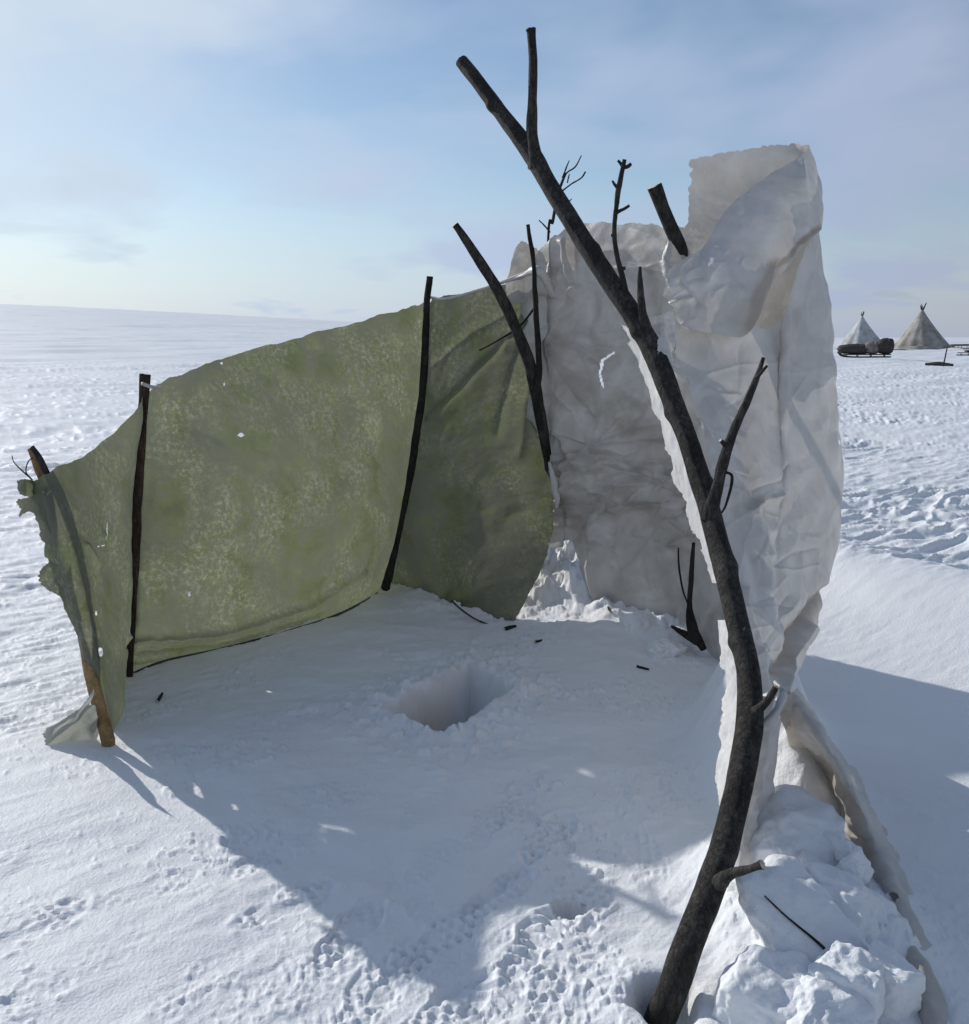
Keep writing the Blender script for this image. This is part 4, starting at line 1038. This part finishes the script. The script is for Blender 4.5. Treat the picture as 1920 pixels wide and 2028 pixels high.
def sledge(label, pxa, pxb, py, load, seed, hgt=0.55):
    A = on_ground(pxa, py); B = on_ground(pxb, py)
    mid = (A + B) / 2
    L = float(np.linalg.norm(B - A))
    ux = (B - A) / L; uy = np.array((-ux[1], ux[0], 0.0))
    t = thing('cargo_sledge', label, 'sledge', mid, 'sledges of the far camp')
    for s in (-0.4, 0.4):
        p = [mid + ux * (L * q) + uy * s + np.array((0, 0, z)) for q, z in ((-0.5, 0.04), (-0.2, 0.04), (0.25, 0.04), (0.44, 0.14), (0.52, 0.42))]
        limb('runner', [tuple(q) + (0.05,) for q in p], [M_DARK], t, seg=20, sides=8, seed=seed, world=True, rough=0.04)
        for q in (-0.38, -0.12, 0.14, 0.36):
            a0 = mid + ux * (L * q) + uy * s
            limb('leg', [tuple(a0 + np.array((0, 0, 0.04))) + (0.035,), tuple(a0 - uy * s * 0.1 + np.array((0, 0, hgt * 0.5))) + (0.035,), tuple(a0 - uy * s * 0.2 + np.array((0, 0, hgt))) + (0.035,)], [M_DARK], t, seg=5, sides=6, seed=seed, world=True, rough=0.04)
    # deck
    cs = [mid + ux * (L * q) + uy * s + np.array((0, 0, hgt + dz)) for dz in (0, 0.07) for q, s in ((-0.5, -0.36), (0.42, -0.36), (0.42, 0.36), (-0.5, 0.36))]
    mesh_obj('deck', np.array(cs), [(3, 2, 1, 0), (4, 5, 6, 7), (0, 1, 5, 4), (1, 2, 6, 5), (2, 3, 7, 6), (3, 0, 4, 7)], M_DARK, t, smooth=False)
    for (q0, q1, h, w, m, nm) in load:
        nq, na = 16, 18
        V = []
        for k in range(nq + 1):
            q = q0 + (q1 - q0) * k / nq
            e = (1 - abs(2 * k / nq - 1) ** 4) ** 0.5
            for j in range(na):
                a = math.pi * 2 * j / na
                n_ = 1 + 0.18 * float(perlin(k * 0.4 + seed, math.cos(a) * 1.3, math.sin(a) * 1.3))
                V.append(mid + ux * (L * q) + uy * (w * math.cos(a) * max(e, .02) * n_) + np.array((0, 0, hgt + 0.07 + h * 0.5 + h * 0.5 * math.sin(a) * max(e, .02) * n_)))
        F_ = [(k * na + j, k * na + (j + 1) % na, (k + 1) * na + (j + 1) % na, (k + 1) * na + j) for k in range(nq) for j in range(na)]
        F_ += [tuple(range(na))[::-1], tuple(range(nq * na, nq * na + na))]
        mesh_obj(nm, np.array(V), F_, m, t)
    return t


sledge('low dark loaded sledge with a hide-covered bundle in front of the pale tent', 1764, 1662, 708, [(-0.30, 0.02, 0.95, 0.50, M_HIDE, 'bundle'), (-0.20, 0.56, 0.75, 0.48, M_DARK, 'load'), (-0.56, -0.22, 1.15, 0.48, M_DARK, 'load')], 4, 0.18)
sledge('empty dark sledge at the right frame edge beside the brownish tent', 1868, 1935, 692, [(-0.3, 0.3, 0.18, 0.34, M_DARK, 'load')], 6, 0.4)
sledge('low dark sledge at the right frame edge, nearer than the empty sledge', 1905, 1960, 704, [(-0.4, 0.3, 0.22, 0.34, M_DARK, 'load')], 8, 0.2)
A = on_ground(1833, 724); B = on_ground(1888, 726); mid = (A + B) / 2
t = thing('driving_pole', 'long dark wooden beam on the snow with an upright rod, before the brownish tent', 'beam', mid)
limb('beam', [tuple(A + np.array((0, 0, .08))) + (0.07,), tuple(mid + np.array((0, 0, .12))) + (0.12,), tuple(B + np.array((0, 0, .08))) + (0.07,)], [M_DARK], t, seg=16, sides=8, seed=3, world=True)
q = A * 0.35 + B * 0.65
limb('rod', [tuple(q) + (0.045,), tuple(q + np.array((.06, 0, .5))) + (0.04,), tuple(q + np.array((.14, 0, 1.15))) + (0.03,)], [M_DARK], t, seg=10, sides=6, seed=4, world=True)

# ------------------------------------------------------------------ light, sky, camera
w = bpy.data.worlds.new('World'); scene.world = w; w.use_nodes = True
nt = w.node_tree
for n in list(nt.nodes): nt.nodes.remove(n)
wo = nt.nodes.new('ShaderNodeOutputWorld'); bg = nt.nodes.new('ShaderNodeBackground')
sky = nt.nodes.new('ShaderNodeTexSky'); sky.sky_type = 'NISHITA'
sky.sun_disc = False; sky.sun_elevation = SUN_EL; sky.sun_rotation = SUN_AZ
sky.altitude = 50; sky.air_density = 1.0; sky.dust_density = 0.3; sky.ozone_density = 2.0
tc = nt.nodes.new('ShaderNodeTexCoord')
sep = nt.nodes.new('ShaderNodeSeparateXYZ'); nt.links.new(tc.outputs['Generated'], sep.inputs[0])
zz = N(nt, 'ShaderNodeMath', operation='ADD'); zz.inputs[1].default_value = 0.22; nt.links.new(sep.outputs['Z'], zz.inputs[0])
dv = N(nt, 'ShaderNodeVectorMath', operation='DIVIDE'); nt.links.new(tc.outputs['Generated'], dv.inputs[0])
cb = N(nt, 'ShaderNodeCombineXYZ')
for i in range(3): nt.links.new(zz.outputs[0], cb.inputs[i])
nt.links.new(cb.outputs[0], dv.inputs[1])
c1 = noise_n(nt, 1.5, 5, 0.48, dv.outputs[0], 0.25)
cv0 = ramp(nt, c1.outputs['Fac'], [(0.39, 0.08), (0.62, 0.95)])
low = ramp(nt, sep.outputs['Z'], [(0.0, 0.9), (0.18, 0.0)])       # haze thickens the veil near the horizon
high = ramp(nt, sep.outputs['Z'], [(0.34, 1.0), (0.80, 0.50)])     # clear overhead
cv1 = N(nt, 'ShaderNodeMath', operation='MAXIMUM'); nt.links.new(cv0.outputs['Color'], cv1.inputs[0]); nt.links.new(low.outputs['Color'], cv1.inputs[1])
sg = N(nt, 'ShaderNodeVectorMath', operation='DOT_PRODUCT'); nt.links.new(tc.outputs['Generated'], sg.inputs[0]); sg.inputs[1].default_value = tuple(SUN)
sgr = ramp(nt, sg.outputs['Value'], [(0.78, 0.0), (0.97, 0.9)])     # thick bright veil round the sun
cv1b = N(nt, 'ShaderNodeMath', operation='MAXIMUM'); nt.links.new(cv1.outputs[0], cv1b.inputs[0]); nt.links.new(sgr.outputs['Color'], cv1b.inputs[1])
cv2 = N(nt, 'ShaderNodeMath', operation='MULTIPLY'); nt.links.new(cv1b.outputs[0], cv2.inputs[0]); nt.links.new(high.outputs['Color'], cv2.inputs[1])
# thin cloud scatters forward: whiter towards the sun
dt = N(nt, 'ShaderNodeVectorMath', operation='DOT_PRODUCT'); nt.links.new(tc.outputs['Generated'], dt.inputs[0]); dt.inputs[1].default_value = tuple(SUN)
gl = ramp(nt, dt.outputs['Value'], [(0.0, (0.38, 0.40, 0.45)), (0.45, (0.39, 0.475, 0.66)), (0.75, (0.50, 0.60, 0.77)), (0.97, (0.66, 0.765, 0.855))])
cc = N(nt, 'ShaderNodeVectorMath', operation='SCALE'); nt.links.new(gl.outputs['Color'], cc.inputs[0]); cc.inputs['Scale'].default_value = 9.8
mx = mixc(nt, cv2.outputs[0], sky.outputs['Color'], cc.outputs[0])
nt.links.new(mx, bg.inputs['Color']); bg.inputs['Strength'].default_value = 0.10
nt.links.new(bg.outputs[0], wo.inputs['Surface'])

sl = bpy.data.lights.new('sun', 'SUN'); sl.energy = 3.05; sl.angle = math.radians(0.6); sl.color = (1.0, 0.955, 0.90)
so = bpy.data.objects.new('sun', sl); COL.objects.link(so)
so.rotation_euler = (-SUN).to_track_quat('-Z', 'Y').to_euler()
so.location = (-20, 20, 15)

cam = bpy.data.cameras.new('camera'); co = bpy.data.objects.new('camera', cam); COL.objects.link(co)
co.location = (0, 0, CAM_H); co.rotation_euler = (math.radians(90) - PITCH, 0, 0)
cam.sensor_fit = 'VERTICAL'; cam.sensor_height = 24.0; cam.lens = 24.0 * F / 2028.0
cam.clip_start = 0.05; cam.clip_end = 10000
scene.camera = co
scene.view_settings.view_transform = 'Standard'
scene.view_settings.look = 'None'
scene.view_settings.exposure = 0.06
scene.view_settings.gamma = 1.0
scene.cycles.max_bounces = 8
